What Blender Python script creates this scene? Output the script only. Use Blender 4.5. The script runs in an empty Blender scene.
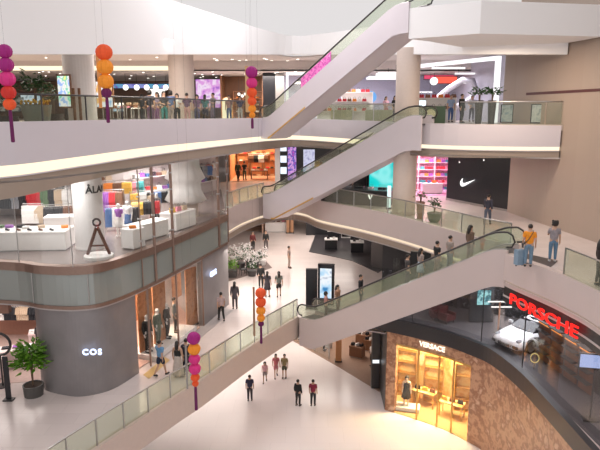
import bpy, bmesh, math, random
from math import sin, cos, pi, radians as R, atan2, hypot
from mathutils import Vector, Matrix
rnd = random.Random(7)
sc = bpy.context.scene
COL = sc.collection
# levels of the mall: A ground, B first, C second, D third, E fourth
LA, LB, LC, LD, LE = 0.0, 5.7, 11.4, 16.9, 22.4
FPX, TILT, CZ = 585.0, R(11), 17.6

def at(px, py, z):                       # point of a photo pixel on the floor height z
    u = (px-300)/FPX; v = (225-py)/FPX
    dy = cos(TILT)+v*sin(TILT); dz = -sin(TILT)+v*cos(TILT)
    t = (z-CZ)/dz
    return Vector((u*t, dy*t, z))
def xd(px, y, z):                        # x of a pixel column at distance y and height z
    return (px-300)/FPX*(y*cos(TILT)-(z-CZ)*sin(TILT))

# ------------------------------------------------------------------ materials
MC = {}
def new_mat(name):
    m = bpy.data.materials.new(name); m.use_nodes = True
    nt = m.node_tree; nt.nodes.clear()
    out = nt.nodes.new('ShaderNodeOutputMaterial')
    return m, nt, out
def mat(name, c=(.8, .8, .8), rough=.5, metal=0, noise=.06, scale=8, spec=.5, coat=0):
    k = ('m', name)
    if k in MC: return MC[k]
    m, nt, out = new_mat(name)
    b = nt.nodes.new('ShaderNodeBsdfPrincipled')
    b.inputs['Roughness'].default_value = rough; b.inputs['Metallic'].default_value = metal
    b.inputs['Specular IOR Level'].default_value = spec
    b.inputs['Coat Weight'].default_value = coat
    if noise:
        tc = nt.nodes.new('ShaderNodeTexCoord'); n = nt.nodes.new('ShaderNodeTexNoise')
        n.inputs['Scale'].default_value = scale; n.inputs['Detail'].default_value = 3
        nt.links.new(tc.outputs['Object'], n.inputs['Vector'])
        r = nt.nodes.new('ShaderNodeValToRGB')
        r.color_ramp.elements[0].position = .3; r.color_ramp.elements[1].position = .7
        r.color_ramp.elements[0].color = tuple(x*(1-noise) for x in c)+(1,)
        r.color_ramp.elements[1].color = tuple(min(1, x*(1+noise)) for x in c)+(1,)
        nt.links.new(n.outputs['Fac'], r.inputs['Fac']); nt.links.new(r.outputs['Color'], b.inputs['Base Color'])
    else: b.inputs['Base Color'].default_value = c+(1,)
    nt.links.new(b.outputs[0], out.inputs[0])
    MC[k] = m; return m
def tile(name, c1, c2, w=1.2, h=.6, rough=.25, mortar=.004, noise=.05, spec=.5, grey=.8):
    m, nt, out = new_mat(name)
    b = nt.nodes.new('ShaderNodeBsdfPrincipled'); b.inputs['Roughness'].default_value = rough
    b.inputs['Specular IOR Level'].default_value = spec
    tc = nt.nodes.new('ShaderNodeTexCoord'); br = nt.nodes.new('ShaderNodeTexBrick')
    br.inputs['Color1'].default_value = c1+(1,); br.inputs['Color2'].default_value = c2+(1,)
    br.inputs['Mortar'].default_value = tuple(x*grey for x in c1)+(1,)
    br.inputs['Scale'].default_value = 1; br.inputs['Brick Width'].default_value = w
    br.inputs['Row Height'].default_value = h; br.inputs['Mortar Size'].default_value = mortar
    nt.links.new(tc.outputs['Object'], br.inputs['Vector'])
    nt.links.new(br.outputs['Color'], b.inputs['Base Color']); nt.links.new(b.outputs[0], out.inputs[0])
    return m
def patches(name, cols, scale=1.5, rough=.5, emit=0, kind='noise', detail=2):
    k = ('p', name)
    if k in MC: return MC[k]
    m, nt, out = new_mat(name)
    tc = nt.nodes.new('ShaderNodeTexCoord')
    n = nt.nodes.new('ShaderNodeTexNoise' if kind != 'vor' else 'ShaderNodeTexVoronoi')
    n.inputs['Scale'].default_value = scale
    if kind != 'vor': n.inputs['Detail'].default_value = detail
    nt.links.new(tc.outputs['Object'], n.inputs['Vector'])
    r = nt.nodes.new('ShaderNodeValToRGB'); r.color_ramp.interpolation = 'EASE' if kind != 'vor' else 'CONSTANT'
    el = r.color_ramp.elements
    while len(el) < len(cols): el.new(.5)
    for i, c in enumerate(cols):
        el[i].position = (.3+.4*i/(len(cols)-1)) if kind != 'vor' else i/len(cols)
        el[i].color = c+(1,)
    src = n.outputs['Fac'] if kind != 'vor' else n.outputs['Color']
    nt.links.new(src, r.inputs['Fac'])
    if emit:
        e = nt.nodes.new('ShaderNodeEmission'); e.inputs['Strength'].default_value = emit
        nt.links.new(r.outputs['Color'], e.inputs['Color']); nt.links.new(e.outputs[0], out.inputs[0])
    else:
        b = nt.nodes.new('ShaderNodeBsdfPrincipled'); b.inputs['Roughness'].default_value = rough
        nt.links.new(r.outputs['Color'], b.inputs['Base Color']); nt.links.new(b.outputs[0], out.inputs[0])
    MC[k] = m; return m
def glow(name, c, s):
    k = ('e', name)
    if k in MC: return MC[k]
    m, nt, out = new_mat(name)
    e = nt.nodes.new('ShaderNodeEmission'); e.inputs['Color'].default_value = c+(1,); e.inputs['Strength'].default_value = s
    nt.links.new(e.outputs[0], out.inputs[0]); MC[k] = m; return m
def glassm(name, tint=(.9, .95, .92), refl=.12, rough=.02, haze=0, hz=(.8, .85, .8)):
    k = ('g', name)
    if k in MC: return MC[k]
    m, nt, out = new_mat(name)
    t = nt.nodes.new('ShaderNodeBsdfTransparent'); t.inputs['Color'].default_value = tint+(1,)
    g = nt.nodes.new('ShaderNodeBsdfGlossy'); g.inputs['Roughness'].default_value = rough
    mx = nt.nodes.new('ShaderNodeMixShader'); mx.inputs['Fac'].default_value = refl
    nt.links.new(t.outputs[0], mx.inputs[1]); nt.links.new(g.outputs[0], mx.inputs[2])
    last = mx
    if haze:
        d = nt.nodes.new('ShaderNodeBsdfDiffuse'); d.inputs['Color'].default_value = hz+(1,)
        m2 = nt.nodes.new('ShaderNodeMixShader'); m2.inputs['Fac'].default_value = haze
        nt.links.new(mx.outputs[0], m2.inputs[1]); nt.links.new(d.outputs[0], m2.inputs[2]); last = m2
    nt.links.new(last.outputs[0], out.inputs[0]); MC[k] = m; return m

M_white = mat('white_cladding', (.64, .59, .625), .45, noise=.02, scale=.6)
M_pink = mat('pale_cladding', (.60, .505, .48), .42, noise=.02, scale=.6)
M_tan = mat('tan_cladding', (.36, .285, .23), .5, noise=.03, scale=.6)
M_soffit = mat('soffit_paint', (.55, .50, .48), .6, noise=.02)
M_cove = glow('cove_light', (1, .86, .62), 1.35)
M_cove2 = glow('cove_light_soft', (1, .80, .58), 1.0)
M_wallR = tile('stone_panels', (.42, .335, .275), (.405, .32, .262), 3.4, 1.1, .5, .006, grey=.93)
M_floorB = tile('polished_floor', (.70, .615, .585), (.66, .575, .55), 1.6, .8, .22, .006)
M_floorA = tile('ground_floor_stone', (.93, .86, .85), (.91, .84, .83), 1.6, 1.6, .25, .004)
M_floorD = tile('upper_floor', (.6, .52, .46), (.57, .5, .44), 1.2, 1.2, .3)
M_bronze = mat('bronze_metal', (.30, .20, .16), .35, .6)
M_steel = mat('brushed_steel', (.45, .43, .42), .3, .9)
M_dark = mat('dark_metal', (.06, .055, .055), .4, .3)
M_black = mat('black_panel', (.018, .018, .022), .3)
M_grey = mat('grey_zinc', (.27, .25, .255), .45, .2, noise=.08, scale=1.2)
M_col = mat('column_plaster', (.66, .56, .50), .5, noise=.02)
M_colw = mat('white_column', (.80, .77, .76), .5, noise=.02)
M_wht = mat('white_lacquer', (.85, .82, .80), .35, noise=.02)
M_gl_bal = glassm('green_balustrade_glass', (.88, .92, .85), .1, haze=.07, hz=(.72, .74, .6))
M_gl_dk = glassm('smoky_balustrade_glass', (.84, .87, .82), .05, haze=.02, hz=(.5, .52, .45))
M_gl_shop = glassm('shop_glass', (.95, .96, .95), .05)
M_gl_low = glassm('frosted_glass', (.70, .76, .73), .2, rough=.12, haze=.4, hz=(.55, .58, .55))
M_gl_por = glassm('showroom_glass', (.92, .92, .93), .08)
M_skin = mat('skin', (.55, .34, .24), .6, noise=.03)
M_hair = mat('black_hair', (.02, .016, .014), .5, noise=.2)
M_hairb = mat('brown_hair', (.09, .045, .025), .5, noise=.2)
M_wood = patches('veined_wood', [(.44, .22, .13), (.58, .34, .21), (.34, .16, .09), (.66, .44, .31)], 2.2, .3, detail=8)
M_leaf = patches('leaf_green', [(.04, .14, .01), (.14, .32, .02), (.07, .2, .02)], 6, .5)
M_leafd = patches('dark_leaf_green', [(.01, .04, .01), (.04, .10, .03), (.015, .05, .015)], 6, .5)
M_screen = {}

def cloth(c):
    return mat('cloth_%02d_%02d_%02d' % tuple(int(x*99) for x in c), c, .8, noise=.12, scale=14)

# ------------------------------------------------------------------ mesh helpers
class MB:
    def __init__(s): s.v = []; s.f = []
    def add(s, vs, fs):
        o = len(s.v); s.v += [tuple(p) for p in vs]; s.f += [tuple(i+o for i in q) for q in fs]; return s
    def box(s, c, sz, rz=0, taper=1, rx=0, ry=0):
        x, y, z = (q/2 for q in sz); vs = []
        M = Matrix.Translation(c) @ Matrix.Rotation(rz, 4, 'Z') @ Matrix.Rotation(ry, 4, 'Y') @ Matrix.Rotation(rx, 4, 'X')
        for dz, t in ((-z, 1), (z, taper)):
            for dx, dy in ((-x, -y), (x, -y), (x, y), (-x, y)): vs.append(M @ Vector((dx*t, dy*t, dz)))
        return s.add(vs, [(3, 2, 1, 0), (4, 5, 6, 7), (0, 1, 5, 4), (1, 2, 6, 5), (2, 3, 7, 6), (3, 0, 4, 7)])
    def prism(s, poly, z0, z1):
        n = len(poly); vs = [(p[0], p[1], z0) for p in poly]+[(p[0], p[1], z1) for p in poly]
        return s.add(vs, [tuple(range(n-1, -1, -1)), tuple(range(n, 2*n))]+[(i, (i+1) % n, n+(i+1) % n, n+i) for i in range(n)])
    def plate(s, poly, th, M=None):      # outline in x,z with thickness along y
        n = len(poly); vs = [Vector((p[0], -th/2, p[1])) for p in poly]+[Vector((p[0], th/2, p[1])) for p in poly]
        if M is not None: vs = [M @ v for v in vs]
        return s.add(vs, [tuple(range(n)), tuple(range(2*n-1, n-1, -1))]+[((i+1) % n, i, n+i, n+(i+1) % n) for i in range(n)])
    def tube(s, path, r, seg=8, closed=False):
        path = [Vector(p) for p in path]; n = len(path); rs = r if isinstance(r, (list, tuple)) else [r]*n
        vs = []
        for i, p in enumerate(path):
            a = path[i-1] if (i or closed) else path[0]; b = path[(i+1) % n] if (i < n-1 or closed) else path[-1]
            d = (b-a).normalized(); up = Vector((0, 0, 1)) if abs(d.z) < .95 else Vector((0, 1, 0))
            e = d.cross(up).normalized(); g = e.cross(d)
            for k in range(seg):
                t = 2*pi*k/seg; vs.append(p+(e*cos(t)+g*sin(t))*rs[i])
        fs = []
        for i in range(n if closed else n-1):
            j = (i+1) % n
            for k in range(seg):
                l = (k+1) % seg; fs.append((i*seg+k, i*seg+l, j*seg+l, j*seg+k))
        if not closed: fs += [tuple(range(seg-1, -1, -1)), tuple((n-1)*seg+k for k in range(seg))]
        return s.add(vs, fs)
    def lathe(s, prof, c=(0, 0, 0), seg=20, sx=1, sy=1, a0=0):
        n = len(prof); vs = []
        for r, z in prof:
            for k in range(seg):
                t = 2*pi*k/seg+a0; vs.append((c[0]+cos(t)*r*sx, c[1]+sin(t)*r*sy, c[2]+z))
        fs = [(i*seg+k, i*seg+(k+1) % seg, (i+1)*seg+(k+1) % seg, (i+1)*seg+k) for i in range(n-1) for k in range(seg)]
        fs += [tuple(range(seg-1, -1, -1)), tuple((n-1)*seg+k for k in range(seg))]
        return s.add(vs, fs)
    def ball(s, c, r, seg=12, sx=1, sy=1, sz=1, rings=8):
        pr = [(max(.001, r*sin(pi*i/rings)), -r*cos(pi*i/rings)*sz) for i in range(rings+1)]
        return s.lathe(pr, c, seg, sx, sy)
    def strip(s, pts, z0, z1, off=0, th=.1):   # wall along a plan line, z0,z1 lists or numbers; off to the void side
        n = len(pts); z0 = z0 if isinstance(z0, list) else [z0]*n; z1 = z1 if isinstance(z1, list) else [z1]*n
        N = normals(pts); vs = []
        for i, p in enumerate(pts):
            o = (p[0]+N[i][0]*off, p[1]+N[i][1]*off); q = (p[0]+N[i][0]*(off-th), p[1]+N[i][1]*(off-th))
            vs += [(o[0], o[1], z0[i]), (o[0], o[1], z1[i]), (q[0], q[1], z1[i]), (q[0], q[1], z0[i])]
        fs = []
        for i in range(n-1):
            a, b = i*4, i*4+4
            for k in range(4):
                l = (k+1) % 4; fs.append((a+k, b+k, b+l, a+l))
        fs += [(0, 1, 2, 3), (n*4-1, n*4-2, n*4-3, n*4-4)]
        return s.add(vs, fs)
    def build(s, name, m=None, parent=None, loc=None, rz=0, smooth=False, label=None):
        me = bpy.data.meshes.new(name); me.from_pydata([tuple(v) for v in s.v], [], s.f); me.validate(); me.update()
        bm = bmesh.new(); bm.from_mesh(me); bmesh.ops.recalc_face_normals(bm, faces=bm.faces); bm.to_mesh(me); bm.free()
        return link(name, me, m, parent, loc, rz, smooth, label)
def link(name, me, m=None, parent=None, loc=None, rz=0, smooth=False, label=None):
    o = bpy.data.objects.new(name, me); COL.objects.link(o)
    if m: me.materials.append(m)
    if smooth:
        for p in me.polygons: p.use_smooth = True
    if parent: o.parent = parent
    if loc is not None: o.location = loc
    if rz: o.rotation_euler[2] = rz
    if label: o['label'] = label
    return o
def normals(pts):
    out = []
    for i in range(len(pts)):
        a = pts[max(0, i-1)]; b = pts[min(len(pts)-1, i+1)]
        dx, dy = b[0]-a[0], b[1]-a[1]; l = hypot(dx, dy) or 1
        out.append((dy/l, -dx/l))
    return out
def smooth(pts, k=5):
    out = []; n = len(pts)
    for i in range(n-1):
        p0 = pts[max(0, i-1)]; p1 = pts[i]; p2 = pts[i+1]; p3 = pts[min(n-1, i+2)]
        for j in range(k):
            t = j/k
            out.append(tuple(.5*((2*b)+(-a+c)*t+(2*a-5*b+4*c-d)*t*t+(-a+3*b-3*c+d)*t**3) for a, b, c, d in zip(p0, p1, p2, p3)))
    out.append(tuple(pts[-1])); return out
def thing(name, label, cat, loc=(0, 0, 0), rz=0, group=None):
    o = bpy.data.objects.new(name, None); COL.objects.link(o); o.empty_display_size = .2
    o.location = loc; o.rotation_euler = (0, 0, rz); o['label'] = label; o['category'] = cat
    if group: o['group'] = group
    return o
def tag(o, label, cat, group=None, kind=None):
    o['label'] = label; o['category'] = cat
    if group: o['group'] = group
    if kind: o['kind'] = kind
    return o
def struct(o, label=None, cat=None):
    o['kind'] = 'structure'
    if label: o['label'] = label
    if cat: o['category'] = cat
    return o
def dup(o, loc, rz=0, label=None, group=None, scale=None):
    r = o.copy(); COL.objects.link(r); r.location = loc; r.rotation_euler = (0, 0, rz)
    if label: r['label'] = label
    if group: r['group'] = group
    if scale: r.scale = scale
    for ch in list(o.children):
        c = ch.copy(); COL.objects.link(c); c.parent = r
        for g in ch.children:
            d = g.copy(); COL.objects.link(d); d.parent = c
    return r
def lamp(kind, loc, power, size=1, color=(1, .9, .8), rot=(0, 0, 0), sy=None, spread=None):
    l = bpy.data.lights.new('lamp', kind); l.energy = power; l.color = color
    if kind == 'AREA':
        l.size = size
        if sy: l.shape = 'RECTANGLE'; l.size_y = sy
    else: l.shadow_soft_size = size
    o = bpy.data.objects.new('ceiling_and_fill_lamp', l); COL.objects.link(o); o.location = loc; o.rotation_euler = rot  # serves shop ceiling lights and added fill lights alike
    return o
def text(name, s, size, m, loc, rz, label=None, cat=None, parent=None, depth=.03, bend=None, bold=0, sx=1, rx=0, spacing=1):
    cu = bpy.data.curves.new(name, 'FONT'); cu.body = s; cu.size = size; cu.extrude = depth; cu.offset = bold
    cu.space_character = spacing; cu.resolution_u = 3
    t = bpy.data.objects.new(name+'_t', cu); COL.objects.link(t)
    bpy.context.view_layer.update()
    me = bpy.data.meshes.new_from_object(t.evaluated_get(bpy.context.evaluated_depsgraph_get()))
    bpy.data.objects.remove(t); bpy.data.curves.remove(cu)
    for v in me.vertices:
        x, y, z = v.co; x *= sx
        if bend: a = x/bend; v.co = ((bend+z)*sin(a), -(bend+z)*cos(a), y)
        else: v.co = (x, -z, y)
    me.name = name; me.materials.clear()
    o = link(name, me, m, parent, loc, rz)
    if rx: o.rotation_euler[0] = rx
    if cat: tag(o, label, cat)
    return o

# ------------------------------------------------------------------ plan lines (left to right, void on the camera side)
D_pts = smooth([(-34, 16, 17.25, 15.72, 15.3, 14.5), (-20, 17.0, 17.25, 15.72, 15.3, 14.5), (-13.6, 18.5, 17.25, 15.72, 15.3, 14.5), (-10.5, 20.3, 17.24, 15.73, 15.32, 14.55),
    (xd(75, 22.8, 16), 22.8, 17.25, 15.85, 15.46, 14.85), (xd(150, 26.8, 16), 26.8, 17.25, 16.0, 15.62, 15.1), (xd(228, 34, 16), 34, 17.2, 16.0, 15.68, 15.15),
    (xd(268, 39.3, 16), 39.3, 17.17, 15.98, 15.65, 15.1), (xd(300, 42, 16), 42, 17.1, 15.9, 15.6, 15.1), (xd(370, 37.5, 16), 37.5, 17.0, 15.8, 15.5, 15.05),
    (xd(430, 33.7, 16), 33.7, 16.92, 15.72, 15.5, 15.05), (xd(500, 32, 16), 32, 16.88, 15.72, 15.5, 15.1), (13.66, 31.0, 16.86, 15.76, 15.55, 15.2)])
C_left = [(-34, 24.5), (-20, 24.5), (-12.57, 23.77), (-10.6, 23.12), (-9.13, 22.97), (-8.1, 23.6), (-7.06, 25.93), (-5.7, 30.3), (-4.45, 35.1)]
C_left_s = smooth(C_left)
C_mid = smooth([(-4.6, 36.2), (-3.9, 39.2), (-2.6, 42.2), (-.9, 43.6), (.4, 42.6), (1.45, 40.1), (3.9, 37.0), (5.9, 33.9), (7.75, 30.2), (8.8, 28.0), (9.75, 26.6)])
C_land = smooth([(9.05, 25.0), (9.3, 24.1), (9.62, 23.1), (9.9, 22.2), (10.12, 21.2), (10.35, 19.5), (10.35, 15), (10.4, 9)])
B_left = smooth([(-11, 9), (-8.4, 16.5), (-5.57, 22.28), (-4.45, 24.3), (-3.0, 27.3), (-1.6, 30), (-.1, 32.6)])
B_right = smooth([(1.6, 33.9), (3.2, 33.2), (5.05, 32.3), (7.7, 30.4), (9.0, 28.9), (9.7, 27.7), (10.15, 25.5), (10.3, 23.3), (10.4, 19), (10.45, 9)])
def xy(l): return [(p[0], p[1]) for p in l]
WR = [(13.0, 36.2), (14.3, 27.2), (16.9, 9)]     # right wall line

def slab(name, poly, z, th, m, label):
    return struct(MB().prism(poly, z-th, z).build(name, m), label)
slab('floor_ground', [(-34, 5), (34, 5), (34, 70), (-34, 70)], LA, .3, M_floorA, 'white ground level floor')
polyB = xy(B_left)+xy(B_right)+[(34, 9), (34, 72), (-34, 72), (-34, 9)]
slab('floor_first', polyB, LB, .3, M_floorB, 'polished pale floor of the first level')
polyC = C_left_s+xy(C_mid)+xy(C_land)+[(16.9, 9), (34, 9), (34, 66), (-34, 66)]
slab('floor_second', polyC, LC, .3, M_floorB, 'polished pale floor of the second level')
polyD = xy(D_pts)+[(34, 31), (34, 62), (-34, 62)]
slab('floor_third', polyD, LD, .3, M_floorD, 'floor of the third level')
M_ceil = mat('ceiling_paint', (.50, .45, .44), .6, noise=.02)
polyB2 = xy(B_left)+[(q[0]+.5, q[1]+.5) for q in B_right]+[(34, 9), (34, 72), (-34, 72), (-34, 9)]
slab('ceiling_first', polyB2, LB-1.1, .08, M_ceil, 'ceiling under the first level')
slab('ceiling_second', polyC, LC-1.8, .08, M_ceil, 'ceiling under the second level')
slab('ceiling_third', polyD, 15.2, .08, M_ceil, 'ceiling under the third level')

def ribbon(n, pts, zs, m_up, m_low, cove=M_cove, th=.35, label='', low=True):
    mb = MB().strip(pts, zs[1], zs[0], .04, th)
    o = struct(mb.build('trim_%d' % n, m_up, smooth=False), label)
    MB().strip(pts, zs[2], zs[1], -.10, .12).build('light_strip', cove, o, label='glowing cove light strip')
    if low: MB().strip(pts, zs[3], zs[2], .0, .3).build('lower_band', m_low, o, label='tan lower band')
    MB().strip(pts, [z-.02 for z in zs[2]] if isinstance(zs[2], list) else zs[2]-.02, [z+.02 for z in zs[2]] if isinstance(zs[2], list) else zs[2]+.02, .06, .25).build('ledge', m_up, o)
    return o
ribbon(1, D_pts, [[p[2+i] for p in D_pts] for i in range(4)], M_white, M_tan, label='curved white balcony fascia of the third level')
ribbon(2, xy(C_mid), [LC+.12, LC-1.25, LC-1.45, LC-1.85], M_pink, M_tan, M_cove2, label='curved fascia of the second level behind the escalator')
ribbon(3, xy(C_land), [LC+.06, LC-1.12, LC-1.2, LC-1.40], M_pink, M_pink, M_cove2, label='curved fascia of the landing above the car showroom')
MB_b = MB().strip(xy(B_left), LB-1.15, LB+.1, .04, .3)
struct(MB_b.build('trim_4', mat('warm_fascia', (.60, .49, .43), .45, noise=.02)), 'warm beige edge of the first level walkway')
struct(MB().strip(xy(B_right), LB-.68, LB+.12, .06, .3).build("trim_5", mat('charcoal_band', (.035, .033, .036), .35)), 'black band between showroom and lower boutique')

# top storey edge above the frame: deep white bulkhead, its ceiling
E_pts = [(p[0], p[1]+.0) for p in D_pts]
ez = [2.1+.0*p[1] for p in D_pts]
low = [CZ+max(1.95, .0915*p[1]+.02) for p in D_pts]
struct(MB().strip(E_pts, low, [LE+.3]*len(E_pts), .02, .4).build('trim_6', mat('bright_bulkhead', (.92, .91, .91), .6, noise=0)), 'white bulkhead of the storey above')
M_ceilD = mat('grey_ceiling', (.62, .56, .54), .6, noise=.02)
struct(MB().prism([(p[0], p[1]+.5) for p in E_pts]+[(20, 31), (34, 45), (-34, 45)], 21.3, 21.4).build('ceiling_top_front', M_ceilD), 'grey ceiling of the third level')
struct(MB().prism([(-34, 45), (34, 45), (34, 62), (-34, 62)], 20.55, 20.65).build('ceiling_top_back', M_ceilD), 'lower grey ceiling towards the shops')
o = struct(MB().strip([(-34, 45), (34, 45)], 20.55, 21.3, .0, .1).build('trim_7', M_ceilD), 'ceiling step with cove light')
MB().strip([(-34, 45), (-9.2, 45)], 20.58, 20.9, .06, .05).build('light_strip', M_cove, o, label='long warm ceiling cove light')

# ------------------------------------------------------------------ right wall
o = struct(MB().strip(WR, LB, 27, 0, .4).build('wall_right', M_wallR), 'tall beige stone wall with fine panel joints')
MB().strip([(13.18, 34.9), (14.3, 27.2), (16.9, 9)], 18.52, 18.66, .015, .1).build('reveal', mat('maroon_reveal', (.10, .03, .03), .5), o, label='thin dark red groove')
# outer enclosure
M_enc = mat('far_wall', (.6, .53, .5), .6)
struct(MB().box((-33, 40, 11), (.4, 60, 22)).build('wall_left', M_enc), 'far left wall')
struct(MB().box((0, 66, 8), (68, .4, 16)).build('wall_back', M_enc), 'far back wall')
struct(MB().box((33, 50, 11), (.4, 40, 22)).build('wall_far_right', M_enc), 'far right wall')

# ------------------------------------------------------------------ balustrades
def resample(pts, step):
    out = [Vector(pts[0][:2])]; acc = 0
    for a, b in zip(pts, pts[1:]):
        a = Vector(a[:2]); b = Vector(b[:2]); l = (b-a).length; p = 0
        while acc+l-p >= step:
            p += step-acc; acc = 0; out.append(a.lerp(b, p/l))
        acc += l-p
    if (Vector(pts[-1][:2])-out[-1]).length > .3: out.append(Vector(pts[-1][:2]))
    return out
def balustrade(pts, z, h, label, gm=M_gl_bal, step=1.5, post=True, off=-.08, rail=M_steel, rr=.035):
    pts = xy(pts); N = normals(pts); pts = [(p[0]+n[0]*off, p[1]+n[1]*off) for p, n in zip(pts, N)]
    ps = resample(pts, step); c = ps[0]
    t = thing('glass_balustrade', label, 'balustrade', (c.x, c.y, z))
    L = lambda p, zz: (p[0]-c.x, p[1]-c.y, zz)
    for a, b in zip(ps, ps[1:]):
        d = (b-a).normalized()*.03
        MB().strip([L(a+d, 0)[:2], L(b-d, 0)[:2]], .02, h-.02, 0, .014).build('glass_panel', gm, t)
    if post:
        for p in ps: MB().box(L(p, h/2), (.05, .05, h)).build('post', rail, t)
    MB().tube([L(p, h) for p in ps], rr, 8).build('handrail', rail, t, smooth=True)
    return t
nD = [i for i, p in enumerate(D_pts)]
lo = [p for p in D_pts if p[0] <= -2.4 and p[1] < 39]
balustrade(lo, LD+.2, 1.1, 'long smoky glass balustrade on the upper balcony at left', M_gl_dk, 2.0, rail=M_dark)
mid = [p for p in D_pts if p[1] > 35 and p[0] > -.9 and p[0] < 6.3]
balustrade(mid, LD+.1, 1.05, 'glass balustrade of the upper balcony between the two upper escalators', M_gl_bal, 1.8)
ro = [p for p in D_pts if p[0] > 8.6]
balustrade(ro, LD, 1.2, 'glass balustrade of the upper balcony ending at the stone wall', M_gl_dk, 2.2, post=False)
balustrade([p for p in C_mid if p[0] > 1.2], LC+.1, 1.0, 'glass balustrade curving along the second level walkway', M_gl_bal, 1.6)
balustrade([p for p in C_mid if p[0] < -2.3], LC+.1, 1.0, 'short glass balustrade left of the lower end of the upper escalator', M_gl_bal, 1.4)
balustrade([p for p in C_land if p[0] > 10.0], LC+.05, 1.05, 'glass balustrade on the landing right of the orange shirted man', M_gl_bal, 2.2)
balustrade(B_left, LB+.1, 1.05, 'curved green glass balustrade along the first level edge', M_gl_bal, 1.35)

# ------------------------------------------------------------------ escalators
def escalator(P, Q, z0, z1, label, up=.2, dn=1.3, w=1.5, flat0=1.0, flat1=.9, mt=M_pink, gm=M_gl_bal, cove=False, dn0=9):
    P = Vector(P); Q = Vector(Q); d = (Q-P); L = d.length; d.normalize(); n = Vector((-d.y, d.x))
    if n.y < 0: n = -n
    ang = atan2(d.y, d.x); rise = z1-z0
    t = thing('escalator', label, 'escalator', (P.x, P.y, z0), ang)
    s1 = L-flat1
    def zz(s): return 0 if s <= flat0 else rise if s >= s1 else rise*(s-flat0)/(s1-flat0)
    base = [0, flat0-.4, flat0, flat0+.4, s1-.4, s1, s1+.4, L]
    zb = [0, 0, .06, zz(flat0+.4), zz(s1-.4), rise-.06, rise, rise]
    def side(y, th, m, name):
        up_ = [(s, z+up) for s, z in zip(base, zb)]; lw = [(s, max(zz(s)-dn, -dn0)) for s in [L*i/24 for i in range(25)]]
        poly = up_+lw[::-1]
        return MB().plate(poly, th, Matrix.Translation((0, y, 0))).build(name, m, t)
    side(0, .12, mt, 'side_cladding'); side(w, .12, mt, 'side_cladding')
    mb = MB()
    for a in range(len(base)-1):
        s, e, p, q = base[a], base[a+1], max(zb[a]-dn, -dn0), max(zb[a+1]-dn, -dn0)
        mb.add([(s, 0, p), (e, 0, q), (e, w, q), (s, w, p), (s, 0, p+.1), (e, 0, q+.1), (e, w, q+.1), (s, w, p+.1)],
               [(0, 1, 2, 3), (7, 6, 5, 4), (0, 4, 5, 1), (2, 6, 7, 3)])
    mb.build('soffit', mt, t)
    ns = int((s1-flat0)/.4); stp = None
    mst = mat('step_metal', (.13, .12, .13), .45, .5)
    me = None
    for i in range(ns+1):
        s = flat0+(i+.5)*(s1-flat0)/(ns+1); z = zz(s)
        if me is None:
            ob = MB().box((0, 0, -.1), (.42, w-.3, .2)).build('step', mst, t, (s, w/2, z)); me = ob.data
        else:
            ob = bpy.data.objects.new('step', me); COL.objects.link(ob); ob.parent = t; ob.location = (s, w/2, z)
    MB().box((flat0/2, w/2, -.03), (flat0, w-.2, .08)).build('comb_plate', mst, t)
    MB().box((s1+flat1/2, w/2, rise-.03), (flat1, w-.2, .08)).build('comb_plate', mst, t)
    for y in (.06, w-.06):
        hs = [.1]+base[1:-1]+[L-.1]; hz = [0]+zb[1:-1]+[rise]
        lowp = [(s, z+up-.02) for s, z in zip(hs, hz)]; hip = [(s, z+.95) for s, z in zip(hs, hz)]
        e0 = [(-.12, .35+up*.2), (-.2, .6), (-.05, .88)]; e1 = [(L+.12, rise+.35), (L+.2, rise+.6), (L+.05, rise+.88)]
        MB().plate(lowp+e1+hip[::-1]+e0[::-1], .014, Matrix.Translation((0, y, 0))).build('glass_panel', gm, t)
        path = [(.1, y, .32), (-.12, y, .35), (-.24, y, .6), (-.12, y, .88)]+[(s, y, z+.99) for s, z in zip(hs, hz)]+[(L+.12, y, rise+.88), (L+.24, y, rise+.6), (L+.12, y, rise+.35), (L-.1, y, rise+.32)]
        MB().tube(path, .045, 8).build('handrail', M_dark, t, smooth=True)
        MB().tube([(s, y, z+up+.02) for s, z in zip(hs, hz)], .03, 6).build('deck_rail', M_steel, t)
    if cove:
        mb = MB()
        pts = [(s/4, max(zz(s/4)-dn, -dn0)) for s in range(3, 19)]
        for (s, z), (e, q) in zip(pts, pts[1:]):
            mb.add([(s, -.075, z+.01), (e, -.075, q+.01), (e, -.075, q+.12), (s, -.075, z+.12), (s, -.055, z+.01), (e, -.055, q+.01), (e, -.055, q+.12), (s, -.055, z+.12)], [(0, 1, 2, 3), (4, 7, 6, 5), (0, 4, 5, 1), (3, 2, 6, 7)])
        mb.build('gold_edge', mat('gold_trim', (.66, .40, .12), .35, .4), t, label='gold coloured lower edge')
    t['dir'] = 0; del t['dir']
    def pos(f, side=.5):               # point on the steps at fraction f
        s = flat0+f*(s1-flat0); p = P+d*s+n*(w*side)
        return (p.x, p.y, z0+zz(s))
    return t, pos, ang
e3, e3pos, e3a = escalator((.0, 32.2), (9.15, 25.0), LB, LC, 'long escalator rising from the first level to the landing at right', dn=1.5, flat1=.6)
e1, e1pos, e1a = escalator((-2.6, 41.2), (6.9, 33.6), LC, LD, 'escalator in the middle rising behind the white column', up=.45, dn=1.5, dn0=1.3, mt=M_white, flat0=.6, cove=True)
e2, e2pos, e2a = escalator((-2.5, 38.6), (5.2, 29.2), LD, LE, 'topmost escalator leaving the upper left balcony', up=.28, dn=1.12, dn0=1.05, flat0=.7, mt=M_white, cove=True)

struct(MB().prism([(5.2, 29.2), (6.35, 30.15), (9.2, 33.4), (13.5, 31.2), (14.05, 28.3), (8, 27.2)], LE-1.4, LE).build('floor_fourth', mat('bright_bulkhead', (.92, .91, .91), .6, noise=0)), 'landing slab of the storey above')

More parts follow.
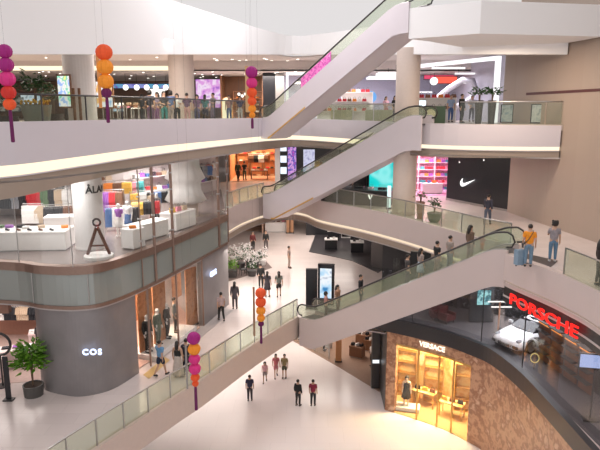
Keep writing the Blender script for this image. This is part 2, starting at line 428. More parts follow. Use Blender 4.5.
struct(MB().strip([(12.72, 37.5), (13.0, 36.2)], LD, 21.3, 0, .3).build('wall_right_return', M_wallR), 'stone wall return beside the white portal')
struct(MB().prism([tuple(at(*q, LC))[:2] for q in ((506, 252), (526, 254), (558, 261), (551, 267), (524, 263.5))], LC+.003, LC+.02).build('floor_grille', mat('grille', (.10, .09, .09), .4, .4)), 'dark metal floor plate at the top of the long escalator')
struct(MB().prism([tuple(at(*q, LB))[:2] for q in ((188, 337), (226, 308), (233, 311), (197, 341))], LB+.003, LB+.01).build('floor_stripe', mat('grey_stripe', (.42, .38, .37), .3)), 'grey floor stripe in front of the tall panel')
struct(MB().prism([tuple(at(*q, LB))[:2] for q in ((143, 375), (165, 357), (170, 360), (149, 379))], LB+.003, LB+.01).build('floor_stripe', mat('gold_stripe', (.55, .38, .16), .3)), 'golden floor stripe at the lower store entrance')
# ------------------------------------------------------------------ people
def skin_mesh(name, chains, sub=1):
    """chains: list of [(x,y,z,rx,ry)...] connected by shared coordinates"""
    vs = []; rad = []; idx = {}; ed = []
    for ch in chains:
        prev = None
        for p in ch:
            k = tuple(round(q, 4) for q in p[:3])
            if k not in idx: idx[k] = len(vs); vs.append(p[:3]); rad.append((p[3]*1.13, (p[4] if len(p) > 4 else p[3])*1.13))
            if prev is not None: ed.append((prev, idx[k]))
            prev = idx[k]
    me = bpy.data.meshes.new(name); me.from_pydata(vs, ed, []); o = bpy.data.objects.new(name, me); COL.objects.link(o)
    o.modifiers.new('s', 'SKIN'); u = o.modifiers.new('u', 'SUBSURF'); u.levels = sub; u.render_levels = sub
    for i, d in enumerate(me.skin_vertices[0].data): d.radius = rad[i]; d.use_root = (i == 0)
    bpy.context.view_layer.update()
    m2 = bpy.data.meshes.new_from_object(o.evaluated_get(bpy.context.evaluated_depsgraph_get()))
    bpy.data.objects.remove(o); bpy.data.meshes.remove(me); m2.name = name
    for p in m2.polygons: p.use_smooth = True
    return m2
PM = {}
POSE = {  # leg swing (m at ankle, left,right), arms: (elbow dy, wrist dy, wrist dz) left/right
 'stand': dict(l=(.02, -.03), a=((.02, -.06, 0), (.03, -.05, 0))),
 'walk': dict(l=(.27, -.25), a=((-.10, -.24, .06), (.12, .10, .02))),
 'stride': dict(l=(-.22, .24), a=((.12, .12, .02), (-.08, -.20, .05))),
 'phone': dict(l=(.02, -.06), a=((.0, -.26, .30), (.02, -.05, 0))),
 'hold': dict(l=(-.04, .05), a=((-.02, -.28, .22), (-.02, -.27, .20))),
 'wave': dict(l=(.05, -.05), a=((-.12, -.34, .42), (.02, -.04, 0)))}
def joints(pose):
    P = POSE[pose]; J = {}
    for k, sx in ((0, 1), (1, -1)):
        sw = P['l'][k]
        J['hip', k] = (sx*.085, 0, .90); J['knee', k] = (sx*.10, sw*.45-.03-(.05 if sw > .1 else 0), .50); J['ank', k] = (sx*.105, sw+.02, .10+max(0, sw)*.28)
        J['toe', k] = (sx*.115, sw-.13, .045+max(0, sw)*.05)
        e, wy, wz = P['a'][k]
        J['sho', k] = (sx*.175, .01, 1.385); J['elb', k] = (sx*.225, e, 1.12); J['wri', k] = (sx*(.235-.05*(wz > .1)), wy, .88+wz)
    return J
def finger_bm(mb, J, k):
    w = Vector(J['wri', k]); e = Vector(J['elb', k]); d = (w-e).normalized(); sx = 1 if k == 0 else -1
    s = Vector((0, 1, 0)) if abs(d.y) < .8 else Vector((0, 0, 1)); s = (s-d*s.dot(d)).normalized()
    pal = w+d*.085; inn = Vector((-sx, 0, 0))
    for i, ln in enumerate((.055, .07, .075, .065)):
        b = pal+s*(.027-.018*i)*-1; m = b+d*ln*.55+inn*.008; t_ = m+d*ln*.4+inn*.022
        mb.tube([b-d*.02, m, t_], [.009, .008, .006], 5)
    b = w+d*.03-s*.025; mb.tube([b, b-s*.03+d*.03+inn*.01, b-s*.035+d*.06+inn*.02], [.011, .009, .007], 5)
def merge_mb(me, mb):
    bm = bmesh.new(); bm.from_mesh(me); t = bpy.data.meshes.new('t'); t.from_pydata([tuple(v) for v in mb.v], [], mb.f)
    bm.from_mesh(t); bm.to_mesh(me); bm.free(); bpy.data.meshes.remove(t)
    for p in me.polygons: p.use_smooth = True
def body_mesh(pose):
    k = ('body', pose)
    if k in PM: return PM[k]
    J = joints(pose)
    ch = [[(0, 0, .96, .14, .10), (0, 0, 1.10, .125, .09), (0, 0, 1.28, .145, .10), (0, .01, 1.40, .11, .075), (0, .01, 1.48, .052, .052), (0, -.005, 1.545, .068, .075),
           (0, -.01, 1.62, .082, .10), (0, -.005, 1.685, .068, .085), (0, 0, 1.72, .03, .04)]]
    for i in (0, 1):
        h, kn, an, to = J['hip', i], J['knee', i], J['ank', i], J['toe', i]
        ch.append([(0, 0, .96, .14, .10), h+(.085, .09), kn+(.052,), an+(.036,), to+(.035, .025)])
        s, e, w = J['sho', i], J['elb', i], J['wri', i]
        d = (Vector(w)-Vector(e)).normalized()*.09; p = tuple(Vector(w)+d)
        ch.append([(0, 0.01, 1.40, .11, .075), s+(.058, .055), e+(.040,), w+(.026,), p+(.018, .036)])
    me = skin_mesh('body', ch)
    mb = MB(); finger_bm(mb, J, 0); finger_bm(mb, J, 1)
    mb.tube([(0, -.095, 1.645), (0, -.125, 1.605), (0, -.10, 1.595)], [.012, .016, .010], 6)   # nose
    mb.ball((0, -.095, 1.567), .022, 8, 1, .5, .35)                                                    # mouth
    for x in (-.033, .033): mb.ball((x, -.10, 1.632), .013, 8)
    for x in (-.088, .088): mb.ball((x, 0, 1.61), .026, 8, .4, .8, 1.3)
    merge_mb(me, mb); PM[k] = me; return me
def top_mesh(pose, kind):
    k = (kind, pose)
    if k in PM: return PM[k]
    J = joints(pose); x = .018
    bot = {'shirt': .88, 'jacket': .84, 'coat': .62, 'tank': .92, 'crop': 1.02}[kind]
    ch = [[(0, 0, bot, .165, .125), (0, 0, max(bot+.1, 1.08), .155, .118), (0, 0, 1.28, .165, .122), (0, .01, 1.40, .13, .095), (0, .01, 1.455, .075, .07)]]
    for i in (0, 1):
        s, e, w = (Vector(J[q, i]) for q in ('sho', 'elb', 'wri'))
        c = [(0, .01, 1.40, .13, .095), tuple(s)+(.076, .072)]
        if kind in ('shirt', 'crop'): c.append(tuple(s.lerp(e, .75))+(.062,))
        elif kind != 'tank': c += [tuple(e)+(.056,), tuple(w)+(.042,)]
        if kind != 'tank': ch.append(c)
    PM[k] = skin_mesh(kind, ch); return PM[k]
def low_mesh(pose, kind):
    k = (kind, pose)
    if k in PM: return PM[k]
    if kind in ('skirt', 'long_skirt', 'dress'):
        z = {'skirt': .52, 'long_skirt': .12, 'dress': .45}[kind]; r = {'skirt': .22, 'long_skirt': .27, 'dress': .25}[kind]
        mb = MB(); pr = [(r-.01, z), (r, z), (r*.9, z+(.95-z)*.4), (.175, .95), (.14, 1.08), (.12, 1.09)]
        n = 24; vs = []
        for j, (q, zz) in enumerate(pr):
            for a in range(n):
                t = 2*pi*a/n; w = 1+(.06*cos(t*6) if j < 3 else 0); vs.append((cos(t)*q*w, sin(t)*q*w*.8, zz))
        mb.add(vs, [(i*n+a, i*n+(a+1) % n, (i+1)*n+(a+1) % n, (i+1)*n+a) for i in range(len(pr)-1) for a in range(n)]+[tuple(range(n))])
        me = bpy.data.meshes.new(kind); me.from_pydata(mb.v, [], mb.f)
        for p in me.polygons: p.use_smooth = True
        PM[k] = me; return me
    J = joints(pose); ch = [[(0, 0, 1.05, .14, .11), (0, 0, .96, .155, .12)]]
    for i in (0, 1):
        h, kn, an = (Vector(J[q, i]) for q in ('hip', 'knee', 'ank'))
        c = [(0, 0, .96, .155, .12), tuple(h)+(.10, .105)]
        if kind == 'shorts': c.append(tuple(h.lerp(kn, .85))+(.082,))
        else: c += [tuple(kn)+(.068,), tuple(an)+(.05,)]
        ch.append(c)
    PM[k] = skin_mesh(kind, ch); return PM[k]
def hair_mesh(kind):
    k = ('hair', kind)
    if k in PM: return PM[k]
    mb = MB(); r = {'short': 1, 'long': 1.05, 'bob': 1.1, 'curly': 1.35}[kind]
    mb.ball((0, .018, 1.655), .098*r, 14, .95, 1.08, 1.0)
    if kind == 'long': mb.tube([(0, .05, 1.66), (0, .085, 1.55), (0, .09, 1.40), (0, .10, 1.30)], [.085, .09, .085, .03], 10)
    if kind == 'bob':
        for x in (-.075, .075): mb.tube([(x*.8, .02, 1.68), (x, .02, 1.6), (x*.9, .02, 1.5)], [.05, .05, .03], 8)
        mb.tube([(0, .05, 1.66), (0, .075, 1.6), (0, .07, 1.5)], [.08, .08, .05], 10)
    if kind == 'curly':
        for i in range(14):
            t = i*2.4; mb.ball((.09*cos(t), .05+.07*sin(t), 1.60+.012*i), .05, 6, rings=5)
    me = bpy.data.meshes.new('hair'); me.from_pydata([tuple(v) for v in mb.v], [], mb.f)
    for p in me.polygons: p.use_smooth = True
    PM[k] = me; return me
def shoe_mesh(pose, i):
    k = ('shoe', pose, i)
    if k in PM: return PM[k]
    J = joints(pose); a = Vector(J['ank', i]); t = Vector(J['toe', i]); tz = max(.0, t.z-.045)
    mb = MB().tube([(a.x, a.y+.045, a.z-.045), (a.x, a.y-.02, a.z-.042), (t.x, t.y, t.z-.002), (t.x, t.y-.045, t.z-.008)], [.04, .05, .046, .03], 10)
    mb.v = [(v[0], v[1], max(v[2], tz*.5)) for v in mb.v]
    me = bpy.data.meshes.new('shoe'); me.from_pydata([tuple(v) for v in mb.v], [], mb.f)
    for p in me.polygons: p.use_smooth = True
    PM[k] = me; return me
def share(name, me, m, parent):
    o = bpy.data.objects.new(name, me); COL.objects.link(o); o.parent = parent
    if not me.materials: me.materials.append(None)
    o.material_slots[0].link = 'OBJECT'; o.material_slots[0].material = m
    return o
def person(loc, face, label, pose='stand', top='shirt', tc=(.5, .5, .5), low='trousers', lc=(.03, .03, .05), hair='short', hc=None, shoe=(.05, .05, .05), h=1.0, skin=None, name='person', cat='person', group=None):
    """face = heading in degrees: 0 looks to the camera (-Y), 180 away"""
    t = thing(name, label, cat, loc, R(face), group); t.scale = (h, h, h)
    sk = skin or M_skin
    share('body', body_mesh(pose), sk, t)
    if top: share(top if top not in ('tank', 'crop') else 'top', top_mesh(pose, top), cloth(tc), t)
    if low: share('skirt' if 'skirt' in low else low, low_mesh(pose, low), cloth(lc), t)
    if hair: share('hair', hair_mesh(hair), hc or M_hair, t)
    if shoe:
        for i in (0, 1): share('shoe', shoe_mesh(pose, i), cloth(shoe), t)
    return t

# ------------------------------------------------------------------ shop kit
def garment_mesh(kind):
    k = ('garment', kind)
    if k in PM: return PM[k]
    if kind == 'shirt': o = [(-.08, 0), (-.2, -.05), (-.28, -.35), (-.2, -.38), (-.17, -.2), (-.19, -.68), (.19, -.68), (.17, -.2), (.2, -.38), (.28, -.35), (.2, -.05), (.08, 0), (0, -.05)]
    elif kind == 'coat': o = [(-.07, 0), (-.22, -.06), (-.27, -.6), (-.19, -.6), (-.18, -.3), (-.24, -1.1), (.24, -1.1), (.18, -.3), (.19, -.6), (.27, -.6), (.22, -.06), (.07, 0), (0, -.04)]
    else: o = [(-.15, 0), (-.18, -.35), (-.2, -.98), (-.05, -.98), (-.01, -.4), (.01, -.4), (.05, -.98), (.2, -.98), (.18, -.35), (.15, 0)]
    mb = MB().plate(o, .07); mb.v = [(v[0], v[1]*(1+.5*sin(v[0]*20)), v[2]) for v in mb.v]
    me = bpy.data.meshes.new(kind); me.from_pydata([tuple(v) for v in mb.v], [], mb.f); PM[k] = me
    return me
HANG = None
def hanger_mesh():
    if 'hg' not in PM:
        mb = MB().tube([(-.2, 0, -.06), (0, 0, .03), (.2, 0, -.06)], .008, 5).tube([(0, 0, .02), (0, 0, .09), (.02, 0, .12), (.035, 0, .09)], .006, 5)
        me = bpy.data.meshes.new('hanger'); me.from_pydata([tuple(v) for v in mb.v], [], mb.f); me.materials.append(M_wht); PM['hg'] = me
    return PM['hg']
def garment(loc, rz, c, kind, label, group):
    me = garment_mesh(kind); o = bpy.data.objects.new({'shirt': 'hanging_shirt', 'coat': 'hanging_coat'}.get(kind, 'hanging_trousers'), me); COL.objects.link(o)
    o.location = loc; o.rotation_euler[2] = rz
    if not me.materials: me.materials.append(None)
    o.material_slots[0].link = 'OBJECT'; o.material_slots[0].material = cloth(c)
    tag(o, label, 'clothes', group)
    g = bpy.data.objects.new('hanger', hanger_mesh()); COL.objects.link(g); g.parent = o
    return o
CN = {'black': (.02, .02, .025), 'red': (.55, .03, .04), 'white': (.8, .78, .76), 'grey': (.25, .25, .27), 'blue': (.08, .16, .35), 'green': (.12, .2, .1), 'beige': (.55, .42, .3),
      'pink': (.7, .25, .32), 'brown': (.2, .09, .05), 'yellow': (.75, .45, .08), 'teal': (.05, .3, .3), 'purple': (.3, .1, .4), 'orange': (.8, .25, .04)}
def rail(x, y, z, rz, ln, cols, where, kind='shirt', h=1.5, stand=True, step=.09, turn=None):
    t = thing('clothes_rail', 'steel clothes rail '+where, 'clothes rail', (x, y, z), rz)
    MB().tube([(-ln/2, 0, h), (ln/2, 0, h)], .018, 8).build('rail_bar', M_steel, t)
    if stand:
        for s in (-1, 1): MB().tube([(s*ln/2, 0, h), (s*ln/2, 0, .02)], .018, 8).tube([(s*ln/2, -.25, .02), (s*ln/2, .25, .02)], .018, 8).build('stand_leg', M_steel, t)
    n = int(ln/step); c_, s_ = cos(rz), sin(rz)
    for i in range(n):
        u = -ln/2+.08+i*(ln-.16)/max(1, n-1); c = cols[int(i*len(cols)/n) % len(cols)]
        a = rz+(turn if turn is not None else pi/2-.35+rnd.uniform(-.1, .1))
        garment((x+u*c_, y+u*s_, z+h-.12), a, CN[c], kind, '%s %s on the rail %s' % (c, {'shirt': 'top', 'coat': 'coat', 'trousers': 'trousers'}[kind], where), '%s clothes on the rail %s' % (c, where))
def plinth(x, y, z, w, d, h, rz, label, m=None, lid=True, name='display_plinth', cat='plinth'):
    t = thing(name, label, cat, (x, y, z), rz)
    MB().box((0, 0, .04), (w-.1, d-.1, .08)).build('base', M_steel, t)
    MB().box((0, 0, .08+(h-.14)/2), (w, d, h-.14)).build('body', m or M_wht, t)
    MB().box((0, 0, h-.03), (w+.04, d+.04, .06)).build('top', m or M_wht, t)
    return t
def table(x, y, z, w, d, h, rz, label, m=None, ml=None):
    t = thing('display_table', label, 'table', (x, y, z), rz)
    MB().box((0, 0, h-.03), (w, d, .06)).build('table_top', m or M_wht, t)
    for a in (-1, 1):
        for b in (-1, 1): MB().box((a*(w/2-.05), b*(d/2-.05), (h-.06)/2), (.06, .06, h-.06)).build('leg', ml or M_steel, t)
    return t
def handbag(x, y, z, rz, c, label, group, s=1):
    t = thing('handbag', label, 'handbag', (x, y, z), rz, group)
    bb = MB().plate([(-.16*s, 0), (.16*s, 0), (.13*s, .2*s), (-.13*s, .2*s)], .11*s).build('bag_body', cloth(c), t)
    MB().tube([(-.08*s, 0, .2*s), (-.07*s, 0, .29*s), (0, 0, .33*s), (.07*s, 0, .29*s), (.08*s, 0, .2*s)], .01*s, 6).build('handle', M_dark, t)
    MB().box((0, -.062*s, .13*s), (.03*s, .012*s, .02*s)).build('clasp', M_steel, bb)
    return t
def folded(x, y, z, rz, c, label, group, n=3, s=1):
    mb = MB()
    for i in range(n): mb.box((rnd.uniform(-.01, .01), 0, .02+i*.04), (.3*s, .24*s, .034), rnd.uniform(-.06, .06))
    return tag(mb.build('folded_clothes', cloth(c), None, (x, y, z), rz), label, 'clothes', group)
def shoe(x, y, z, rz, c, label, group):
    t = thing('shoe', label, 'shoe', (x, y, z), rz, group)
    MB().prism([(-.045, -.14), (0, -.16), (.045, -.14), (.05, .1), (0, .14), (-.05, .1)], 0, .03).build('sole', M_wht, t)
    MB().tube([(0, -.12, .045), (0, -.03, .06), (0, .08, .085)], [.035, .045, .05], 8).build('upper', cloth(c), t)
def shelving(x, y, z, w, h, rz, n, label, m=None, back=None, d=.4):
    t = thing('shelf_unit', label, 'shelf', (x, y, z), rz)
    MB().box((0, d/2-.02, h/2), (w, .04, h)).build('back_panel', back or m or M_wht, t)
    for s in (-1, 1): MB().box((s*(w/2-.02), 0, h/2), (.04, d, h)).build('side_panel', m or M_wht, t)
    for i in range(n+1): MB().box((0, 0, .03+i*(h-.06)/n), (w-.08, d-.04, .04)).build('shelf', m or M_wht, t)
    return t
def on_shelf(x, y, z, w, h, rz, n, fn, step=.4):
    for i in range(n):
        k = int((w-.3)/step)
        for j in range(k):
            u = -(w-.3)/2+(j+.5)*(w-.3)/k; fn(x+u*cos(rz)+.08*sin(rz), y+u*sin(rz)-.08*cos(rz), z+.05+i*(h-.06)/n, rz, i, j)
def screen(x, y, z, w, h, rz, m, label, frame=True, name='display_screen', cat='screen', stand=False):
    t = thing(name, label, cat, (x, y, z), rz)
    hs_ = MB().box((0, .04, h/2), (w+.1, .08, h+.1)).build('housing', M_black, t)
    MB().box((0, -.01, h/2), (w, .02, h)).build('screen_panel', m, hs_)
    return t
def pillar(x, y, z0, z1, r, label, m=M_col):
    mb = MB().lathe([(r*1.02, z0), (r*1.02, z0+.12), (r, z0+.14), (r, z1)], (x, y, 0), 32)
    return struct(mb.build('column', m, smooth=False), label)
def leaves(mb, c, r, n, ln=.3, w=.09, up=.3, sq=1):
    for i in range(n):
        a = rnd.uniform(0, 2*pi); e = rnd.uniform(-.3, 1.2); q = r*rnd.uniform(.15, 1)
        b = Vector(c)+Vector((cos(a)*cos(e)*q, sin(a)*cos(e)*q, sin(e)*q*sq))
        d = Vector((cos(a+rnd.uniform(-.7, .7)), sin(a+rnd.uniform(-.7, .7)), rnd.uniform(-.5, up+.5))).normalized(); s = d.cross(Vector((0, 0, 1))).normalized()*w*.5
        k = d.cross(s).normalized()*.012; l = ln*rnd.uniform(.6, 1.1); m = b+d*l*.45
        mb.add([b, m+s+k*2, b+d*l, m-s+k*2, m-k*2], [(0, 1, 4), (1, 2, 4), (2, 3, 4), (3, 0, 4), (0, 3, 1), (1, 3, 2)])
    return mb
def plant(x, y, z, label, pot='bowl', pr=.35, ph=.4, mp=None, lf=None, h=.8, r=.4, n=120, stem=True, cat='plant', name='potted_plant', flowers=None):
    t = thing(name, label, cat, (x, y, z))
    pf = {'bowl': [(pr*.55, 0), (pr*.8, ph*.3), (pr, ph), (pr*.9, ph), (pr*.85, ph*.85)], 'cyl': [(pr*.9, 0), (pr, ph), (pr*.9, ph), (pr*.88, ph*.9)], 'tall': [(pr*.7, 0), (pr, ph), (pr*.88, ph), (pr*.85, ph*.95)]}[pot]
    pt = MB().lathe(pf, (0, 0, 0), 20).build('pot', mp or M_dark, t, smooth=False)
    MB().lathe([(pr*.86, ph*.8), (pr*.86, ph*.92)], (0, 0, 0), 16).build('soil', mat('soil', (.05, .03, .02), .9), pt)
    if stem:
        mb = MB()
        for i in range(3):
            a = i*2.1; mb.tube([(0, 0, ph*.8), (.04*cos(a), .04*sin(a), ph+h*.4), (r*.3*cos(a), r*.3*sin(a), ph+h*.8)], [.03, .025, .012], 6)
        mb.build('stem', mat('bark', (.16, .10, .06), .8), t)
    leaves(MB(), (0, 0, ph+h*.55), r, n, ln=r*.55, w=r*.24, sq=h/r*.55).build('foliage', lf or M_leaf, t)
    if flowers:
        mb = MB()
        for i in range(26):
            a = rnd.uniform(0, 2*pi); q = pr*rnd.uniform(.2, 1); mb.ball((q*cos(a), q*sin(a), ph+rnd.uniform(.02, .18)), .06, 6, rings=5)
        mb.build('flower_cluster', flowers, t, label='yellow flowers around the rim')['kind'] = 'stuff'
    return t
def shell(x0, y0, x1, y1, depth, z, h, m, name, label, floor=None, back=None, ceil=None, side=True):
    """recess behind a shop front from (x0,y0) to (x1,y1); returns frame function"""
    a = Vector((x0, y0)); b = Vector((x1, y1)); d = (b-a).normalized(); n = Vector((-d.y, d.x)); L = (b-a).length
    mb = MB(); c = a+n*depth
    q = [a, b, b+n*depth, a+n*depth]
    def wl(p, r, th=.12):
        e = (r-p).normalized(); mb.strip([tuple(p), tuple(r)], z, z+h, 0, th)
    wl(q[3]+n*.0, q[2]); 
    if side: wl(q[0], q[3]); wl(q[2], q[1])
    o = struct(mb.build(name, back or m), label)
    if floor: MB().prism([tuple(p) for p in q], z+.004, z+.03).build('shop_floor', floor, o)
    if ceil: MB().prism([tuple(p) for p in q], z+h-.08, z+h).build('shop_ceiling', ceil, o)
    rz = atan2(d.y, d.x)
    return lambda u, v: (a.x+d.x*u*L+n.x*v, a.y+d.y*u*L+n.y*v), rz, L

def straight_sign(s, a, b, z, cap, m, parent, depth=.03, bold=.01, push=.05):
    """lettering stretched between plan points a and b, cap height cap"""
    o = text('lettering', s, cap/.69, m, (0, 0, 0), 0, parent=parent, depth=depth, bold=bold)
    xs = [v.co.x for v in o.data.vertices]; L = hypot(b[0]-a[0], b[1]-a[1]); k = L/(max(xs)-min(xs)); x0 = min(xs)
    for v in o.data.vertices: v.co.x = (v.co.x-x0)*k
    r = atan2(b[1]-a[1], b[0]-a[0]); pl = parent.location
    o.location = (a[0]-pl.x+push*sin(r), a[1]-pl.y-push*cos(r), z-pl.z); o.rotation_euler[2] = r
    return o
# ------------------------------------------------------------------ left facade: curved glass front of the clothes store
def line_at(pts, y):
    for a, b in zip(pts, pts[1:]):
        if (a[1]-y)*(b[1]-y) <= 0 and a[1] != b[1] and a[0] > -9: 
            t = (y-a[1])/(b[1]-a[1]); return (a[0]+(b[0]-a[0])*t, y)
    return pts[-1]
ZB = 9.72
o = struct(MB().strip(C_left_s, LC+.03, 15.2, -.12, .03).build('window_1', M_gl_shop), 'curved glass front of the upper left clothes store')
def mull(p, z0, z1, r=.045, m=M_bronze, nm='mullion'): MB().tube([(p[0], p[1], z0), (p[0], p[1], z1)], r, 8).build(nm, m, o)
for px, y in ((18, 23.7), (72, 22.9)): mull((xd(px, y, 12), y), LC, 15.1, .02, M_steel)
for y, r in ((25.6, .03), (26.6, .07), (28.2, .07), (33.7, .08), (35.1, .05)):
    p = line_at(C_left_s, y); mull((p[0]+.05, p[1]), ZB, 15.1, r)
    for z in (11.9, 12.9, 13.9, 14.7): MB().box((p[0]+.05, p[1]-.05, z), (.16, .1, .06)).build('clamp', M_steel, o)
struct(MB().strip(C_left_s, LC-.32, LC+.04, .08, .35).build('trim_8', M_bronze), 'bronze band at the floor of the clothes store')
o = struct(MB().strip(C_left_s, ZB, LC-.32, .0, .05).build('window_2', M_gl_low), 'frosted green glass band between the two stores')
for i in range(4, len(C_left_s), 9): p = C_left_s[i]; MB().box((p[0], p[1], (ZB+LC-.3)/2), (.03, .08, LC-.3-ZB)).build('mullion', M_steel, o)
struct(MB().strip(C_left_s, ZB, LC-.35, -.5, .1).build('trim_9', mat('slab_front', (.42, .42, .38), .6)), 'slab front behind the frosted glass band')
struct(MB().strip(C_left_s, ZB-.12, ZB+.02, .05, .6).build('trim_10', M_bronze), 'thin bronze edge under the frosted glass band')
# grey zinc drum with the lit three letter sign, and the tall panel with the small sign
drum = [p for p in smooth([(-11.9, 27.5), (-11.75, 25), (-11.15, 23.7), (-10.0, 23.12), (-9.13, 23.05), (-8.15, 23.7), (-7.45, 25.3)], 6)]
struct(MB().strip(drum, LB, ZB-.1, 0, .3).build('wall_drum', M_grey), 'curved grey zinc wall on the first level')
pan = [p for p in C_left_s if p[1] >= 31 and p[0] > -7] 
struct(MB().strip(pan, LB, ZB-.1, 0, .3).build('wall_panel', M_grey), 'tall grey wall panel with a small lit sign beside the store window')
M_logo = glow('blue_white_sign', (.62, .72, 1), 2.2)
a_ = at(83, 352, LB+.0)
text('shop_sign', 'COS', .36, M_logo, (-9.08, 22.93, 7.62), R(3), 'glowing COS letters low on the curved grey wall', 'sign', depth=.02, bold=.012, spacing=1.25)
pa = line_at(C_left_s, 32.6)
text('shop_sign', 'COS', .42, M_logo, (pa[0]+.0, pa[1]-.6, 8.35), atan2(4.8, 1.25), 'small glowing COS letters on the tall grey panel', 'sign', depth=.03, bold=.012, spacing=1.1)
# window of the lower store between drum and panel
wn = [p for p in C_left_s if 25.4 < p[1] < 31.6 and p[0] > -7.6]
o = struct(MB().strip(wn, LB+.1, ZB-.12, -.1, .03).build('window_3', M_gl_shop), 'shop window of the lower store beside the grey drum')
for p in (wn[0], wn[len(wn)//2], wn[-1]): MB().box((p[0], p[1], (LB+ZB)/2), (.08, .08, ZB-LB-.1)).build('mullion', M_bronze, o)
M_oak = patches('orange_oak', [(.42, .17, .08), (.55, .26, .13), (.36, .14, .06)], 3, .5, detail=6)
back = [(-11.3, 27.6), (-10.2, 30), (-8.6, 34), (-7.8, 37)]
struct(MB().strip(back, LB, ZB, 0, .1).build('wall_store_back', M_oak), 'orange wooden back wall of the lower store')
struct(MB().prism([(-11.2, 27), (-7.6, 25.6), (-5.6, 31), (-8.2, 36)], LB+.01, LB+.06).build('floor_store', mat('pink_stone', (.62, .42, .36), .3)), 'pinkish floor of the lower store')
for i, (y, xo, c) in enumerate(((27.3, 1.0, M_oak), (28.4, .9, M_oak), (30.6, 1.7, M_colw), (31.2, .6, M_oak))):
    p = line_at(C_left_s, y); t = thing('fitting_screen', ['orange wooden screen panel nearest the grey drum', 'orange wooden screen panel second from the grey drum', 'white curtain panel behind the dressed mannequins', 'wooden screen panel against the tall grey wall'][i], 'partition', (p[0]-xo, p[1], LB+.06), R(60))
    MB().box((0, 0, 1.7), (.9, .06, 3.3)).build('screen_panel', c, t); MB().box((0, 0, .03), (1, .3, .06)).build('foot', M_dark, t)
# ---- clothes store interior (second level)
struct(MB().strip([(-24, 34.5), (-16, 35.2), (-11.5, 38), (-8.4, 42), (-6.6, 47)], LC, 15.2, 0, .2).build('wall_clothes_store', mat('store_wall', (.56, .49, .48), .6)), 'pale pink back wall of the clothes store')
struct(MB().prism([(q[0]-.1, q[1]+.3) for q in C_left_s[4:]]+[(-6.4, 47), (-11, 38.5), (-24, 35)], LC+.003, LC+.02).build('floor_clothes_store', mat('warm_grey_floor', (.27, .22, .205), .22)), 'glossy warm grey floor of the clothes store')
c1 = (xd(80, 26.4, 18.5), 26.4)
pillar(c1[0], c1[1], LC, 21.2, .66, 'white round column between the store and the upper balcony', M_colw)
text('shop_sign', 'ÅLAND', .44, M_black, (c1[0], c1[1], 14.02), R(14), 'black store name lettering wrapped around the white column', 'sign', depth=.01, bend=.67, bold=.012)
pillar(xd(182, 34.8, 18.5), 34.8, LC, 21.2, .72, 'round column behind the crowd on the upper balcony', M_col)
pillar(6.35, 35.4, LC, 21.2, .70, 'round beige column beside the turquoise screen', M_col)
t = thing('letter_sculpture', 'tall brown letter A with a ring on a white disc inside the curved glass', 'sculpture', tuple(at(99, 258, LC)), R(8))
MB().lathe([(.62, 0), (.62, .12), (.58, .15)], (0, 0, .02), 28).build('base', M_wht, t, smooth=False)
mb = MB().tube([(-.46, 0, .17), (-.02, 0, 1.35)], .07, 8).tube([(.46, 0, .17), (.02, 0, 1.35)], .07, 8).tube([(-.25, 0, .55), (.25, 0, .55)], .04, 8)
mb.build('letter_body', mat('dark_walnut', (.13, .05, .03), .4), t)
MB().tube([(.15*cos(a*pi/8), 0, 1.56+.15*sin(a*pi/8)) for a in range(16)], .045, 8, True).build('ring', M_dark, t)
# rails, plinths, products
rail(-15.4, 33.2, LC, 0, 4.6, ['black', 'black', 'black', 'grey', 'black', 'red', 'red', 'green', 'black', 'beige', 'white'], 'along the back wall at far left of the clothes store', 'coat', h=1.95)
rail(-12.6, 30.8, LC, R(20), 2.0, ['black', 'black', 'brown', 'black'], 'behind the white counters, left of the column', 'trousers', h=1.35)
rail(-14.6, 31.6, LC, 0, 1.1, ['white', 'white', 'beige'], 'in front of the black and red tops', 'trousers', h=1.25, turn=0)
rail(xd(122, 30.3, 12.5), 30.3, LC, R(12), 1.7, ['blue', 'white', 'white', 'blue', 'black'], 'right of the white column near the glass', 'trousers', h=1.35)
rail(xd(116, 35.5, 13), 35.0, LC, R(25), 2.2, ['beige', 'orange', 'brown', 'yellow'], 'behind the blue jeans rail', h=2.1)
rail(xd(133, 37, 13), 36.3, LC, R(30), 1.8, ['red', 'white', 'pink', 'teal'], 'at the back wall right of the column', h=2.0)
rail(xd(146, 31.4, 12.5), 31.4, LC, R(30), 1.6, ['yellow', 'yellow', 'black', 'black', 'red'], 'behind the long white plinth, between the mullions', h=1.5)
rail(xd(110, 32.5, 13), 32.5, LC, R(10), 1.5, ['black', 'purple', 'red', 'brown'], 'just right of the white column, second row', 'coat', h=1.9)
rail(xd(150, 35, 13), 34.8, LC, R(35), 2.4, ['yellow', 'white', 'black', 'blue', 'black'], 'in the middle of the clothes store', h=1.55)
rail(xd(200, 43, 13), 42.2, LC, R(50), 2.6, ['purple', 'blue', 'black', 'grey', 'blue'], 'at the right end of the clothes store', h=2.4)
def wallshelf(x, y, z, rz, w, label, n, fn, m=M_wht):
    t = thing('wall_shelf', label, 'shelf', (x, y, z), rz); MB().box((0, 0, 0), (w, .35, .05)).build('shelf_board', m, t)
    for s in (-1, 1): MB().box((s*w*.4, .12, -.1), (.03, .1, .2)).build('bracket', M_steel, t)
    for i in range(n): u = -w/2+.2+i*(w-.4)/max(1, n-1); fn(x+u*cos(rz), y+u*sin(rz), z+.027, rz, i)
cc = ['white', 'pink', 'pink', 'red', 'white', 'brown', 'pink', 'white']
wallshelf(-14.9, 34.9, 13.55, 0, 5.2, 'long shelf high on the back wall at far left of the clothes store', 12, lambda x, y, z, r, i: handbag(x, y, z, r, CN[cc[i % 8]], cc[i % 8]+' bag on the long shelf high on the back wall', cc[i % 8]+' bags on the high wall shelf', .9))
